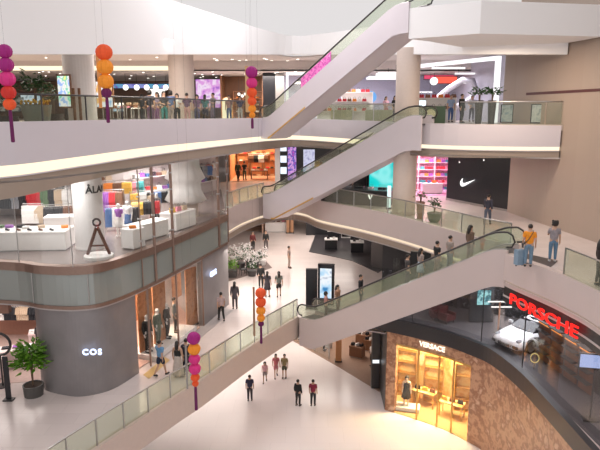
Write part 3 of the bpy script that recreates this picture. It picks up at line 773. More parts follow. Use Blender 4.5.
for k, (x, y, r, w_) in enumerate(((-13.5, 36.1, R(32), 3.6), (-9.75, 39.45, R(52), 3.6), (-7.3, 44.1, R(70), 3.6))):
    for zi, z in enumerate((12.35, 13.25, 14.1)):
        nm = ['lower', 'middle', 'upper'][zi]+' wall shelf of the '+['left', 'middle', 'right'][k]+' bay in the clothes store'
        def g(a, b, zz, rr, i, k=k, zi=zi):
            c = ['black', 'beige', 'red', 'white', 'blue', 'brown', 'grey', 'orange', 'purple'][(i*5+zi*2+k) % 9]
            (folded if (i+zi) % 2 else handbag)(a, b, zz, rr, CN[c], c+' item on the wall shelves right of the column', c+' goods on the wall shelves', *((5, 1.2) if (i+zi) % 2 else (1.4,)))
        wallshelf(x, y, LC+.95+zi*.95, r, w_, nm, 8, g)
for i, (px, dx) in enumerate(((44, 0), (56, 0))):
    y = 34.6+i*1.2; t = thing('wall_mirror', ['white framed picture panel above the black trousers', 'white framed dark mirror nearest the column'][i], 'mirror', (xd(px+2, y, 13), y, LC+.5), R(15+15*i))
    MB().box((0, 0, 1.1), (1.0, .08, 2.2)).build('frame', M_wht, t); MB().box((0, -.05, 1.1), (.75, .03, 1.9)).build('mirror_glass', [mat('mirror_grey', (.5, .55, .5), .2), M_black][i], t)
plinth(-12.4, 26.3, LC, 3.6, 1.5, .9, R(4), 'long white counter covered with folded clothes and shoes near the glass', name='display_counter', cat='counter')
plinth(-12.0, 29.0, LC, 1.5, 1.0, 1.05, R(10), 'white counter behind the long one, left of the column', name='display_counter', cat='counter')
for i, (u, v, c) in enumerate(((-1.5, .3, 'green'), (-1.1, .35, 'purple'), (-.6, .4, 'black'), (-.2, .1, 'white'), (.4, .35, 'beige'), (1.5, .3, 'orange'))):
    folded(-12.4+u, 26.3+v, LC+.9, .1*i, CN[c], c+' folded clothes on the long white counter', 'folded clothes on the long counter' if 0 else None)
for i in range(5): shoe(-13.2+i*.5, 25.85, LC+.9, R(70), CN['brown' if i % 2 else 'black'], ('brown' if i % 2 else 'black')+' shoe in the front row on the long white counter', ('brown' if i % 2 else 'black')+' shoes on the long counter')
plinth(xd(133, 26.3, 12), 26.3, LC, .8, .7, .95, R(65), 'small white plinth with an orange item, right of the letter sculpture')
folded(xd(133, 26.3, 12), 26.3, LC+.95, .4, CN['orange'], 'orange folded clothes on the small white plinth', None)
p = line_at(C_left_s, 28.3); plinth(p[0]-1.3, p[1], LC, 2.4, .8, .85, R(63), 'long white plinth between the two dark mullions')
p = line_at(C_left_s, 30.8); px_, py_ = p[0]-1.0, p[1]+.2
plinth(px_, py_, LC, 1.9, 1.0, .95, R(68), 'white plinth with bags on top, rightmost in the clothes store')
for i, c in enumerate(('yellow', 'pink', 'beige')): handbag(px_-.18+.22*i, py_-.5+.45*i, LC+.95, R(60), CN[c], c+' bag on the rightmost white plinth', None, 1.2)
for i, (px, y, tc, lc, kd, lb) in enumerate(((119, 28.6, 'purple', 'white', 'skirt', 'mannequin in a purple top and white skirt right of the sculpture'), (128, 29.4, 'white', 'blue', 'skirt', 'mannequin in a white top and blue skirt'),
    (152, 33.2, 'beige', 'brown', 'trousers', 'mannequin in beige between the mullions'), (157, 32.4, 'black', 'black', 'trousers', 'mannequin in all black between the mullions'), (100, 36.5, 'red', 'black', 'trousers', 'mannequin in a red top behind the column'))):
    person((xd(px, y, 12.3), y, LC+.02), rnd.uniform(-30, 30), lb, 'stand', 'shirt', CN[tc], kd, CN[lc], None, name='mannequin', cat='mannequin', skin=M_wht, shoe=None)
# draped white fabric round the back column
mb = MB(); x0, y0 = xd(182, 34.8, 18.5), 34.8
n = 40
mb.add([(x0+cos(2*pi*i/n)*r*(1+.05*cos(i*2.4)), y0+sin(2*pi*i/n)*r*(1+.05*cos(i*2.4)), z) for r, z in ((.80, 15.1), (.85, 14.4), (1.15, 13.7), (.86, 13.5), (.9, 13.0), (1.2, 12.4), (.86, 12.2)) for i in range(n)],
       [(k*n+i, k*n+(i+1) % n, (k+1)*n+(i+1) % n, (k+1)*n+i) for k in range(6) for i in range(n)])
tag(mb.build('draped_fabric', M_wht, smooth=True), 'white fabric draped in tiers around the back column', 'fabric')

# ------------------------------------------------------------------ shop fronts behind the second level walkway
M_orange = mat('orange_wall', (.62, .27, .12), .6); M_brown = mat('brown_wood', (.22, .10, .05), .5)
f, rz, L = shell(xd(230, 52.5, 13), 52.5, xd(275.5, 52.5, 13), 52.5, 5, LC, 3.8, M_orange, 'wall_orange_shop', 'orange lit shop at the back of the second level', floor=mat('orange_floor', (.6, .38, .28), .3))
for i, u in enumerate((.18, .5, .82)):
    x, y = f(u, 4.6); shelving(x, y, LC, 1.15, 2.9, rz, 4, ['left', 'middle', 'right'][i]+' brown wooden shelf unit in the orange shop', M_brown, M_orange)
    on_shelf(x, y, LC, 1.15, 2.9, rz, 4, lambda a, b, z, r, q, j: folded(a, b, z, r, CN[['brown', 'beige', 'red', 'black', 'white'][(q*2+j) % 5]], ['brown', 'beige', 'red', 'black', 'white'][(q*2+j) % 5]+' folded clothes on the shelves of the orange shop', ['brown', 'beige', 'red', 'black', 'white'][(q*2+j) % 5]+' clothes in the orange shop'), .35)
x, y = f(.62, 1.4); table(x, y, LC, 1.6, .8, .85, rz, 'brown table with folded clothes in the orange shop', M_brown, M_brown)
for i in range(4): folded(x-.6+.4*i, y, LC+.85, 0, CN[['white', 'beige', 'red', 'white'][i]], 'folded clothes on the brown table of the orange shop, '+['far left', 'second from left', 'third from left', 'far right'][i], None)
x, y = f(.6, .9); rail(x, y+1.6, LC, 0, 2, ['brown', 'black', 'white', 'brown'], 'hanging high in the orange shop', h=2.3)
person(f(.17, .2)+(LC+.03,), 20, 'person in dark green clothes at the entrance of the orange shop', 'walk', 'jacket', (.03, .06, .03), 'trousers', (.02, .02, .02))
person(f(.30, .6)+(LC+.03,), 160, 'person in black clothes beside the one in green at the orange shop', 'stand', 'shirt', (.02, .02, .02), 'trousers', (.03, .05, .03))
x, y = xd(277.5, 52, 13), 52; struct(MB().box((x, y, 13.3), (.45, .5, 3.8)).build('column_flat', M_colw), 'white post right of the orange shop')
def front(px0, px1, y, z, h, m, nm, lb, y1=None, th=.2):
    y1 = y if y1 is None else y1
    return struct(MB().strip([(xd(px0, y, z+1.5), y), (xd(px1, y1, z+1.5), y1)], z, z+h, 0, th).build(nm, m), lb)
front(279, 345, 52, LC, 3.8, M_black, 'wall_dark_front', 'black shop front at the back of the second level')
for i in range(3):
    t = screen(xd(283.5, 51.8, 13), 51.8, LC+.75+i*1.0, .55, .6, 0, glow('white_panel', (.8, .88, 1), 1.3), ['lowest', 'middle', 'topmost'][i]+' of the three small white lit squares on the black front', name='light_box', cat='light box')
screen(xd(292, 51.8, 13), 51.8, LC+.2, .75, 3.0, 0, patches('pink_violet_screen', [(.6, .1, .5), (.1, .1, .5), (.8, .4, .8), (.05, .05, .3)], 3, emit=.9), 'tall pink and violet screen on the black front')
screen(xd(309, 51.8, 13), 51.8, LC+.3, 1.0, 2.6, 0, patches('lavender_screen', [(.5, .5, .8), (.8, .8, 1), (.3, .3, .6)], 2, emit=.8), 'pale lavender lit window on the black front')
front(343, 372, 46.5, LC, 3.8, M_black, 'wall_black_kiosk', 'black wall behind the kiosk')
M_cyan = patches('turquoise_screen', [(.01, .62, .60), (.02, .75, .72), (.30, .92, .90), (.01, .65, .63), (.6, .95, .95)], .55, emit=.95, detail=1)
screen(xd(385, 45, 13), 45, LC+.25, 2.4, 3.0, 0, M_cyan, 'large bright turquoise screen left of the beige column')
struct(MB().box((xd(385, 45.6, 13), 45.5, 13.3), (2.9, .5, 3.8)).build('wall_screen', M_black), 'dark wall carrying the turquoise screen')
t = thing('kiosk', 'black kiosk counter with a white V logo at the walkway edge', 'kiosk', (4.0, 39.9, LC), R(-24))
MB().box((0, 0, .5), (4.8, 1.8, 1.0)).build('counter_body', M_black, t); MB().box((0, 0, 1.03), (4.9, 1.9, .06)).build('counter_top', mat('smoked_top', (.10, .11, .12), .2), t)
MB().plate([(-.16, .3), (-.06, .3), (0, .12), (.06, .3), (.16, .3), (.06, 0), (-.06, 0)], .03, Matrix.Translation((1.15, -.93, .45))).build('logo', glow('logo_white', (1, 1, .95), 1.5), t)
for i, (u, c, w_) in enumerate(((-1.4, 'black', .5), (-.7, 'grey', .35), (.1, 'black', .6), (.9, 'white', .3), (1.7, 'black', .5))):
    t = thing('display_case', c+' display case on the black kiosk, '+['leftmost', 'second from left', 'in the middle', 'second from right', 'rightmost'][i], 'display case', (4.0+u*.91, 39.9-u*.41, LC+1.06), R(-24))
    MB().box((0, 0, .04), (w_, .4, .08)).build('tray', cloth(CN[c]), t); MB().box((0, 0, .18), (w_-.04, .36, .2)).build('glass_cover', M_gl_shop, t)
person((3.6, 42.0, LC), 0, 'shop assistant in black behind the black kiosk', 'hold', 'shirt', (.02, .02, .02))
t = thing('light_column', 'slim glowing white stele between kiosk and beige column', 'light', (xd(389, 37.4, 12), 37.4, LC)); MB().box((0, 0, .05), (.3, .3, .1)).build('base', M_dark, t); MB().box((0, 0, .8), (.22, .18, 1.4)).build('light_panel', glow('stele', (.8, 1, 1), 1.2), t)
# pink shop
M_pinkw = mat('pink_wall', (.75, .35, .5), .6)
f, rz, L = shell(8.0, 43.2, 12.6, 43.2, 3.6, LC, 3.8, M_pinkw, 'wall_pink_shop', 'brightly lit pink shop right of the column', floor=mat('pink_floor', (.8, .45, .6), .25))
for i, u in enumerate((.16, .44, .72)):
    x, y = f(u, 3.2); shelving(x, y, LC+.03, 1.3, 3.3, rz, 6, ['left', 'middle', 'right'][i]+' white shelf unit full of colourful goods in the pink shop', M_wht, M_pinkw)
    def g(a, b, z, r, q, j, k=i):
        c = ['red', 'pink', 'orange', 'purple', 'teal', 'red'][(q*3+j+k) % 6]; handbag(a, b, z, r, CN[c], c+' bag on the shelves of the pink shop', c+' bags in the pink shop', 1.1)
    on_shelf(x, y, LC+.03, 1.3, 3.3, rz, 6, g, .3)
x, y = f(.45, 1.3); plinth(x, y, LC+.03, 1.5, .8, .8, rz, 'pale plinth in the middle of the pink shop')
for j in range(4): handbag(x-.6+.4*j, y+.1-.05*j, LC+.83, rz, CN[['teal', 'blue', 'orange', 'pink'][j]], ['teal', 'blue', 'orange', 'pink'][j]+' bag on the pale plinth of the pink shop', None)
# black sports shop front with swoosh
o = struct(MB().strip([(10.42, 41.3), (13.05, 36.2)], LC, 15.3, 0, .3).build('wall_sports_shop', M_black), 'black shop front with a white swoosh')
MB().strip([(10.42, 41.3), (13.05, 36.2)], LC, LC+.15, .03, .03).build('plinth_strip', M_steel, o)
mb = MB().plate([(-.62, .02), (-.60, .18), (-.42, .40), (-.46, .18), (-.36, .08), (-.2, .09), (.75, .42), (-.25, -.12), (-.42, -.16), (-.56, -.10)], .05)
ang = atan2(36.2-41.3, 12.95-10.42)
tag(mb.build('swoosh_logo', glow('logo_white2', (1, 1, 1), 1.6), None, (11.32-.06, 39.4-.06, 12.72), ang), 'white swoosh logo on the black shop front', 'logo')
for i in range(2):
    u = .25+.4*i; x, y = 10.42+2.53*u-.2, 41.3-5.1*u-.12
    t = thing('spotlight', 'small spotlight on the black sports shop front', 'lamp', (x, y, 14.2+.3*(i % 2)), 0, 'spotlights on the sports front'); MB().ball((0, 0, 0), .05, 8, rings=6).build('bulb', glow('bulb', (1, .95, .9), 1.5), t); MB().box((0, .05, .06), (.06, .1, .05)).build('holder', M_steel, t)
plant(*at(420, 218.5, LC), 'tall brown tapered planter with reddish plant beside the column', 'tall', .26, 1.0, mat('copper_pot', (.30, .15, .09), .4), patches('red_green', [(.2, .04, .03), (.05, .12, .03), (.3, .1, .08)], 6), .6, .35, 70)
plant(*at(434, 222, LC), 'wide green bowl planter with a small dark shrub', 'bowl', .42, .55, mat('green_pot', (.16, .20, .14), .4), M_leafd, .8, .38, 80)
person(tuple(at(487, 225, LC)), 150, 'person in dark clothes walking below the white swoosh', 'walk', 'jacket', (.04, .04, .06), 'trousers', (.08, .10, .14))
person(tuple(at(473, 214, LC)), 200, 'person in black standing close to the black sports shop front', 'stand', 'shirt', (.02, .02, .02), 'trousers', (.02, .02, .03)) if 0 else None

# ------------------------------------------------------------------ third level
struct(MB().strip([(-34, 60), (-2.2, 60), (-2.1, 51)], LD, 20.6, 0, .2).build('wall_upper_left', mat('brown_front', (.30, .19, .15), .5)), 'brown shop fronts at the back of the upper level')
struct(MB().strip([(-2.4, 51), (12.6, 51)], LD, 20.6, 0, .2).build('wall_upper_middle', mat('lavender_wall', (.50, .50, .66), .6)), 'pale lavender store wall at the back of the upper level')
struct(MB().strip([(12.6, 51), (12.9, 37)], LD, 21.4, 0, .2).build('wall_upper_right', mat('lilac_grey', (.42, .40, .48), .6)), 'grey side wall of the upper right store')
plant(xd(38, 23.4, 17), 23.4, LD, 'big grey bowl planter with yellow flowers on the upper balcony', 'bowl', .58, .95, mat('grey_bowl', (.22, .24, .20), .5), M_leafd, 1.2, .6, 130, flowers=mat('yellow_flower', (.75, .42, .03), .6))
plant(xd(55, 27, 17), 27, LD, 'dark leafy planter left of the lit signboard', 'cyl', .4, .6, M_dark, M_leafd, 1.3, .55, 110)
plant(xd(8, 24.4, 17), 24.4, LD, 'dark planter at the far left edge of the upper balcony', 'cyl', .45, .5, M_dark, M_leafd, .8, .5, 90)
def aboard(px, y, w_, h_, m, label):
    t = thing('signboard', label, 'sign', (xd(px, y, 18), y, LD), R(-8))
    MB().box((0, .12, .04), (w_+.2, .5, .08)).build('base', M_dark, t); MB().box((0, .03, .1+h_/2+.8), (w_+.12, .08, h_+.14)).build('frame', M_brown, t)
    MB().box((0, .05, .5), (.12, .08, .9)).build('stem', M_dark, t); MB().box((0, -.02, .9+h_/2), (w_, .02, h_)).build('screen_panel', m, t)
aboard(65, 25.2, .52, 1.25, patches('poster_colours', [(.9, .9, .3), (.2, .7, .5), (.95, .9, .85), (.3, .5, .9), (.95, .6, .2)], 3.2, emit=1.1), 'lit colourful signboard beside the white column')
aboard(105, 29, .8, 1.2, patches('poster_orange', [(.95, .9, .85), (.9, .5, .15), (.95, .95, 1), (.3, .5, .8)], 2.2, emit=1.1), 'lit white and orange signboard behind the orange lantern string')
for i, px in enumerate((74, 79)):
    t = thing('notice_stand', ['left', 'right'][i]+' slim brown notice stand in front of the white column', 'stand', (xd(px, 25.0, 18), 25.0+.1*i, LD)); MB().box((0, 0, .03), (.3, .3, .06)).build('base', M_dark, t); MB().box((0, 0, .85), (.10, .08, 1.6)).build('stand_post', M_brown, t)
for i, px in enumerate((126, 137, 147, 156, 166)):
    t = thing('pendant_lamp', 'round white pendant lamp at the upper left, '+['leftmost', 'second from left', 'middle', 'second from right', 'rightmost'][i]+' of the row', 'lamp', (xd(px, 48, 19), 48, 19.25)); MB().ball((0, 0, .22), .22, 12).build('lamp_globe', glow('globe', (1, .96, .9), 2), t); MB().tube([(0, 0, .4), (0, 0, 1.3)], .015, 5).build('cord', M_dark, t)
screen(xd(140, 51.6, 20), 51.6, 19.55, 6.5, .35, 0, patches('blue_strip', [(.1, .1, .5), (.3, .3, .7), (.1, .4, .6), (.2, .1, .4)], 1.2, emit=.9), 'long blue and violet light band high on the brown shop fronts')
for i, (px, w_, h_, m, zz_) in enumerate(((12, 2.2, 1.2, 'a', 17.6), (32, 1.8, .9, 'b', 18.3), (118, 1.0, .6, 'b', 17.6), (158, 1.3, 1.2, 'w', 18.4), (178, 1.2, 1.0, 'b', 17.8))):
    mm = {'a': patches('dim_window', [(.2, .25, .3), (.5, .45, .4), (.1, .1, .12)], 2, emit=.5), 'b': patches('bluish_window', [(.4, .6, .8), (.8, .9, 1), (.15, .2, .3)], 2, emit=.8), 'w': glow('white_box', (1, .95, .9), 1.4)}[m]
    screen(xd(px, 59.7, 18), 59.7, zz_, w_*1.15, h_*1.15, 0, mm, 'lit shop window at the back of the upper left, '+['far left', 'above the flower planter', 'right of the orange lantern string', 'near the left column edge', 'behind the crowd'][i], name='lit_window', cat='window')
for i in range(9):
    px = 112+i*7; t = table(xd(px, 42+(i % 3)*2, 17), 42+(i % 3)*2, LD, 1.1, .7, .95+.2*(i % 2), 0, 'shop table on the upper left, '+['first', 'second', 'third', 'fourth', 'fifth', 'sixth', 'seventh', 'eighth', 'ninth'][i]+' from the left behind the balustrade', [M_brown, M_wht, M_dark][i % 3])
    c = ['brown', 'white', 'pink', 'beige'][i % 4]
    for j in range(2): folded(xd(px, 42+(i % 3)*2, 17)-.25+.5*j, 42+(i % 3)*2, LD+.95+.2*(i % 2), 0, CN[c], c+' goods on the tables at the back of the upper left', c+' goods on the upper left tables', 4)
screen(xd(209, 50, 19), 50, LD+1.0, 2.15, 2.3, 0, patches('magenta_screen', [(.55, .2, .7), (.9, .75, .9), (.75, .35, .75), (.4, .15, .6)], 1.6, emit=1.0), 'large violet and pink advertising screen behind the crowd')
f, rz, L = shell(xd(222, 49.5, 18), 49.5, xd(262, 49.5, 18), 49.5, 2.4, LD, 3.7, M_brown, 'wall_brown_shop', 'brown shop with lit arch on the upper level', side=True)
x, y = f(.13, -.1); t = thing('arch_window', 'glowing cream arch shaped window in the brown shop', 'window', (x, y, LD+.1)); pl = [(-.4, 0), (.4, 0), (.4, 1.3)]+[(.4*cos(a*pi/8), 1.3+.4*sin(a*pi/8)) for a in range(1, 8)]+[(-.4, 1.3)]
MB().plate([(q*1.15, z*1.04) for q, z in pl], .1).build('arch_frame', mat('orange_frame', (.6, .28, .08), .5), t); MB().plate(pl, .04, Matrix.Translation((0, -.06, .02))).build('lit_panel', glow('cream_panel', (1, .85, .6), 1.4), t)
for i, (u, zz_) in enumerate(((.42, 18.9), (.5, 18.75), (.58, 18.9), (.68, 19.1))):
    x, y = f(u, .3); t = thing('pendant_lamp', 'small bright pendant lamp in the brown shop, '+['leftmost', 'second from left', 'third from left', 'rightmost'][i], 'lamp', (x, y, zz_)); MB().ball((0, 0, .1), .12, 10).build('lamp_globe', glow('globe', (1, .96, .9), 2), t); MB().tube([(0, 0, .2), (0, 0, 1.5)], .012, 5).build('cord', M_dark, t)
for i, u in enumerate((.35, .6, .85)):
    x, y = f(u, 1.9); shelving(x, y, LD, .85, 2.4, rz, 4, ['left', 'middle', 'right'][i]+' wooden shelf unit inside the brown upper shop', M_oak, M_brown)
    on_shelf(x, y, LD, .85, 2.4, rz, 4, lambda a, b, z, r, q, j: folded(a, b, z, r, CN[['orange', 'white', 'beige'][(q+j) % 3]], ['orange', 'white', 'beige'][(q+j) % 3]+' goods on the shelves of the brown upper shop', ['orange', 'white', 'beige'][(q+j) % 3]+' goods in the brown upper shop'), .3)
front(263, 275.5, 47, LD, 3.7, M_black, 'wall_black_pier', 'black wall beside the foot of the top escalator')
front(275.5, 284, 47, LD, 3.7, mat('grey_pier', (.34, .32, .31), .6), 'wall_grey_pier', 'grey pier beside the black wall')
def portal(p, q, z0, z1, label, m, b=.28):
    a = Vector(p); c = Vector(q); d = (c-a); L = d.length; rz = atan2(d.y, d.x)
    t = thing('portal_frame', label, 'frame', (a.x, a.y, z0), rz); h = z1-z0
    MB().box((b/2, 0, h/2), (b, .3, h)).build('jamb', m, t); MB().box((L-b/2, 0, h/2), (b, .3, h)).build('jamb', m, t); MB().box((L/2, 0, h-b/2), (L, .3, b)).build('lintel', m, t)
M_fr = glow('frame_light', (1, .97, 1), 1.25)
portal((xd(286, 46.6, 19), 46.6), (xd(330, 46.6, 19), 46.6), LD, 20.55, 'white lit frame behind the top escalator', M_fr, .2)
portal((8.3, 45.6), (12.5, 37.9), LD, 21.0, 'big white lit portal frame of the upper right store', M_fr, .24)
# white shelves with red bags
for i, (px, y, w_, z_) in enumerate(((343, 43.5, 3.8, 17.7), (357, 46, 2.4, 18.45))):
    t = shelving(xd(px, y, z_), y, LD, w_, z_-LD+.6, 0, 2, ['front white shelf unit with goods behind the middle balustrade', 'rear taller white shelf unit with red goods'][i], M_wht)
    x0 = xd(px, y, z_)
    for j in range(int(w_/.36)):
        c = ['red', 'brown', 'orange', 'white', 'red'][j % 5]
        for zz_ in (z_+.6, (z_-LD+.6)/2+LD+.03): handbag(x0-w_/2+.2+j*.36, y-.05, zz_, 0, CN[c], c+' bag on the white shelves behind the middle balustrade', c+' bags behind the middle balustrade', 1.0)
t = thing('blue_balloon_light', 'glowing blue round lamp above the white shelves', 'lamp', (xd(371, 47, 18.8), 47, LD)); MB().tube([(0, 0, 0), (0, 0, 1.4)], .03).build('stand_pole', M_steel, t); MB().ball((0, 0, 1.8), .45, 14).build('lamp_globe', glow('blue_globe', (.2, .5, 1), .9), t)
for i, (px, y) in enumerate(((372, 38.6), (385, 38), (337, 42.5), (347, 42))):
    t = thing('display_cabinet', 'olive glass cabinet behind the middle balustrade, '+['third', 'fourth', 'first', 'second'][i]+' from the left', 'cabinet', (xd(px, y+1, 17), y+1, LD), 0)
    MB().box((0, 0, .4), (.9, .5, .8)).build('cabinet_body', mat('olive_panel', (.33, .33, .20), .5), t); MB().box((0, 0, .95), (.85, .45, .28)).build('glass_top', M_gl_shop, t)
for i, (px, y, w_, z_) in enumerate(((386, 45, 2.6, 20.05), (394, 42, 2.2, 20.15))):
    t = thing('ceiling_light_frame', ['lower', 'upper'][i]+' white square light ring hanging above the middle store', 'lamp', (xd(px, y, z_), y, z_))
    for a, b, sx, sy in ((0, -1, w_, .12), (0, 1, w_, .12), (-1, 0, .12, w_*.8), (1, 0, .12, w_*.8)): MB().box((a*w_/2, b*w_*.4, 0), (sx, sy, .16)).build('light_tube', M_fr, t)
    MB().tube([(0, -w_*.4, .05), (0, -w_*.4, 20.7-z_)], .015, 5).build('cord', M_dark, t)
person((xd(395, 40.5, 18), 40.5, LD), 30, 'person with dark hair and black top left of the upper beige column', 'stand', 'shirt', (.02, .02, .02), 'trousers', (.05, .04, .04), 'long')
person((xd(386, 42.5, 18), 42.5, LD), 30, 'person in a pale pink top among the shelves left of the upper column', 'hold', 'shirt', (.6, .35, .4), 'trousers', (.4, .05, .08), 'long')
# store right of the column
x = xd(431, 40.5, 18); shelving(x, 40.6, LD, 3.4, 1.6, R(-20), 2, 'long white shelf unit with handbags in the upper right store', M_wht)
for j in range(8):
    c = ['red', 'orange', 'red', 'brown'][j % 4]; u = -1.5+.43*j
    handbag(x+u*.94, 40.6-u*.34, LD+1.6, R(-20), CN[c], c+' handbag on top of the long white shelf in the upper right store', c+' handbags on top of the long white shelf', 1.1)
    handbag(x+u*.94-.05, 40.55-u*.34, LD+.86, R(-20), CN[['brown', 'white'][j % 2]], ['brown', 'white'][j % 2]+' handbag on the middle board of the long white shelf in the upper right store', ['brown', 'white'][j % 2]+' handbags on the middle board', 1.0)
screen(xd(446, 47, 20), 47, 19.75, 1.7, .5, 0, glow('red_sign', (1, .12, .08), 1.2), 'red lit panel high in the upper right store', name='glowing_sign', cat='sign')
screen(xd(440, 49.5, 20.3), 49.5, 20.2, 2.6, .3, 0, glow('red_sign2', (.9, .1, .2), .9), 'thin red light bar above the red panel', name='glowing_sign', cat='sign')
t = thing('round_sign', 'round white glowing sign left of the red panel', 'sign', (xd(434, 46.8, 20), 46.8, 19.9)); MB().lathe([(.3, -.06), (.3, .06)], (0, 0, 0), 24).build('disc', glow('disc_white', (1, 1, 1), 1.5), t).rotation_euler[0] = pi/2; MB().tube([(0, 0, .3), (0, 0, .7)], .02).build('hanger', M_dark, t)
for i, (z_, y, a, b) in enumerate(((20.3, 44, 455, 490), (19.75, 46, 455, 490), (19.4, 47, 470, 492), (20.55, 42, 432, 465), (19.1, 48, 412, 432))):
    t = thing('linear_light', 'white linear ceiling light in the upper right store, '+['long one in the middle', 'below the middle one', 'short right one', 'highest one', 'leftmost low one'][i], 'lamp', ((xd(a, y, z_)+xd(b, y, z_))/2, y, z_)); L = xd(b, y, z_)-xd(a, y, z_)
    MB().box((0, 0, 0), (L, .15, .12)).build('light_tube', M_fr, t)
    for s in (-.4, .4): MB().tube([(s*L, 0, .05), (s*L, 0, 20.7-z_)], .012, 5).build('cord', M_dark, t)
t = thing('arched_sculpture', 'large silvery curved tube sculpture inside the upper right store', 'sculpture', (xd(455, 43, 18), 43, LD), R(-30))
MB().tube([(-2.3, 0, .9), (-1.5, 0, 1.5), (-.5, 0, 2.3), (.5, 0, 2.9), (1.2, 0, 2.8), (1.5, 0, 2.2), (1.1, 0, 1.6), (.3, 0, 1.1), (-.4, 0, .8)], .22, 12).build('tube_arch', mat('silver_lilac', (.5, .48, .55), .3, .5), t, smooth=True); MB().tube([(-2.3, 0, .9), (-2.3, 0, 0)], .12).tube([(-.4, 0, .8), (-.4, 0, 0)], .12).build('support', M_steel, t)
t = thing('display_cabinet', 'dark green cabinet with cream panel right behind the balustrade', 'cabinet', (xd(434, 35.8, 17), 35.8, LD), R(-15)); MB().box((0, 0, .5), (1.3, .5, 1.0)).build('cabinet_body', mat('deep_green', (.05, .09, .05), .4), t); MB().lathe([(.28, -.03), (.28, .03)], (0, 0, 0), 20).build('cream_disc', mat('cream', (.7, .65, .45), .5), t, (-.2, -.27, .55)).rotation_euler[0] = pi/2
t = thing('lit_showcase', 'small bright white showcase right of the upper column', 'display case', (xd(421, 36.5, 17), 36.5, LD)); MB().box((0, 0, .5), (.5, .45, 1.0)).build('cabinet_body', mat('teal_body', (.06, .14, .16), .4), t); MB().box((0, 0, 1.18), (.42, .38, .34)).build('light_box', glow('showcase_light', (.8, .95, 1), 1.6), t)
person((xd(462, 36.5, 18), 36.5, LD), 40, 'person in black standing in the entrance of the upper right store', 'stand', 'coat', (.015, .015, .02), 'trousers', (.02, .02, .02))
person((xd(451, 38.5, 18), 38.5, LD), 0, 'person in blue jeans and pale blue shirt left of the one in black', 'stand', 'shirt', (.3, .4, .6), 'trousers', (.08, .15, .35))
person((xd(472, 40.5, 18), 40.5, LD), 0, 'person in grey clothes inside the store behind the black planters', 'hold', 'shirt', (.4, .4, .45), 'trousers', (.1, .1, .15))
for i, px in enumerate((478, 491)):
    plant(xd(px, 33.6, 17), 33.6, LD, ['left', 'right'][i]+' tall slim black planter on the upper right balcony', 'tall', .24, 1.3, M_dark, M_leafd, .7, .55, 70)
screen(xd(544, 33.2, 17.5), 33.2, LD+.1, 1.3, .95, R(-8), patches('pale_blue_reflection', [(.4, .5, .55), (.65, .72, .75), (.3, .38, .42)], 3, emit=.0, rough=.3), 'painted pale blue reflection in the glass near the stone wall', name='glass_reflection', cat='reflection')  # panel coloured to stand for a reflection in the balustrade glass
screen(xd(507, 34.6, 17.5), 34.6, LD+.1, .6, .95, R(-8), patches('blue_reflection', [(.25, .4, .5), (.5, .6, .65), (.2, .3, .35)], 3, rough=.3), 'painted narrow blue glass reflection right of the black planters', name='glass_reflection', cat='reflection')  # narrower panel, again a glass reflection put into colour
cols = [(.03, .03, .05), (.3, .25, .35), (.05, .05, .06), (.1, .15, .3), (.6, .6, .6), (.1, .05, .1), (.2, .1, .2), (.05, .2, .2), (.35, .3, .3), (.02, .02, .02), (.5, .3, .3), (.1, .1, .2)]
cn = ['black', 'lilac', 'dark grey', 'navy blue', 'white', 'dark plum', 'purple', 'teal', 'taupe', 'jet black', 'dusty rose', 'midnight blue']
for i, (px, y) in enumerate(((150, 31), (157, 33), (164, 31.5), (171, 32.4), (177, 32.4), (187, 32.7), (197, 34.5), (205, 35), (213, 36), (142, 36), (229, 38.5), (240, 42))):
    person((xd(px, y, 18), y, LD), rnd.choice((0, 160, 40, -50, 180)), 'person in a '+cn[i]+' top in the crowd on the upper left balcony', rnd.choice(('stand', 'hold', 'phone')), 'shirt', cols[i], 'trousers', cols[(i+5) % 12], rnd.choice(('short', 'long', 'bob')), h=rnd.uniform(.94, 1.04))
# downlights
dl = thing('downlight', 'small round bright downlight in the grey upper ceiling', 'lamp', (0, 0, 0), 0, 'downlights of the upper ceiling')
MB().lathe([(.09, 0), (.12, .04)], (0, 0, 0), 10).build('trim_ring', M_steel, dl); MB().lathe([(.085, -.012), (.085, .0)], (0, 0, 0), 10).build('lamp_disc', glow('spot', (1, .93, .85), 5), dl)
first = True
for i in range(80):
    y = rnd.uniform(42, 58); px = rnd.uniform(180, 300) if i < 62 else rnd.uniform(10, 170)
    z = 20.52 if y > 45 else 21.27; x = xd(px, y, z)
    if first: dl.location = (x, y, z); first = False
    else: dup(dl, (x, y, z))
# ------------------------------------------------------------------ first level: shop at far left
M_pinkt = mat('pale_pink_lacquer', (.78, .62, .60), .4)
struct(MB().strip([(-24, 30), (-11.6, 30)], LB, ZB, 0, .2).build('wall_left_store', mat('rose_brown_wall', (.40, .20, .14), .5)), 'rose brown back wall of the store left of the grey drum')
struct(MB().prism([(-24, 22), (-11.6, 24.5), (-11.7, 30), (-24, 30)], LB+.004, LB+.02).build('floor_left_store', mat('rose_floor', (.62, .47, .42), .25)), 'rosy floor of the store left of the grey drum')
struct(MB().strip([(-24, 23.6), (-12.6, 24.2)], ZB-.7, ZB, .1, .3).build('trim_11', mat('brown_header', (.28, .14, .10), .45)), 'brown header above the store left of the grey drum')
for i, (x, y, w_) in enumerate(((-13.2, 26.2, 2.0), (-14.6, 24.6, 2.2), (-12.9, 28.4, 1.8))):
    plinth(x, y, LB, w_, .8, .9, R(20), 'pale pink display counter left of the grey drum, '+['middle', 'nearest', 'farthest'][i]+' of three', M_pinkt)
    for j in range(4): c = ['black', 'purple', 'white', 'black'][(i+j) % 4]; folded(x-.7+.45*j, y-.2+.16*j, LB+.9, .3, CN[c], c+' folded item on the pink counters left of the grey drum', c+' items on the pink counters', 2, 1.1)
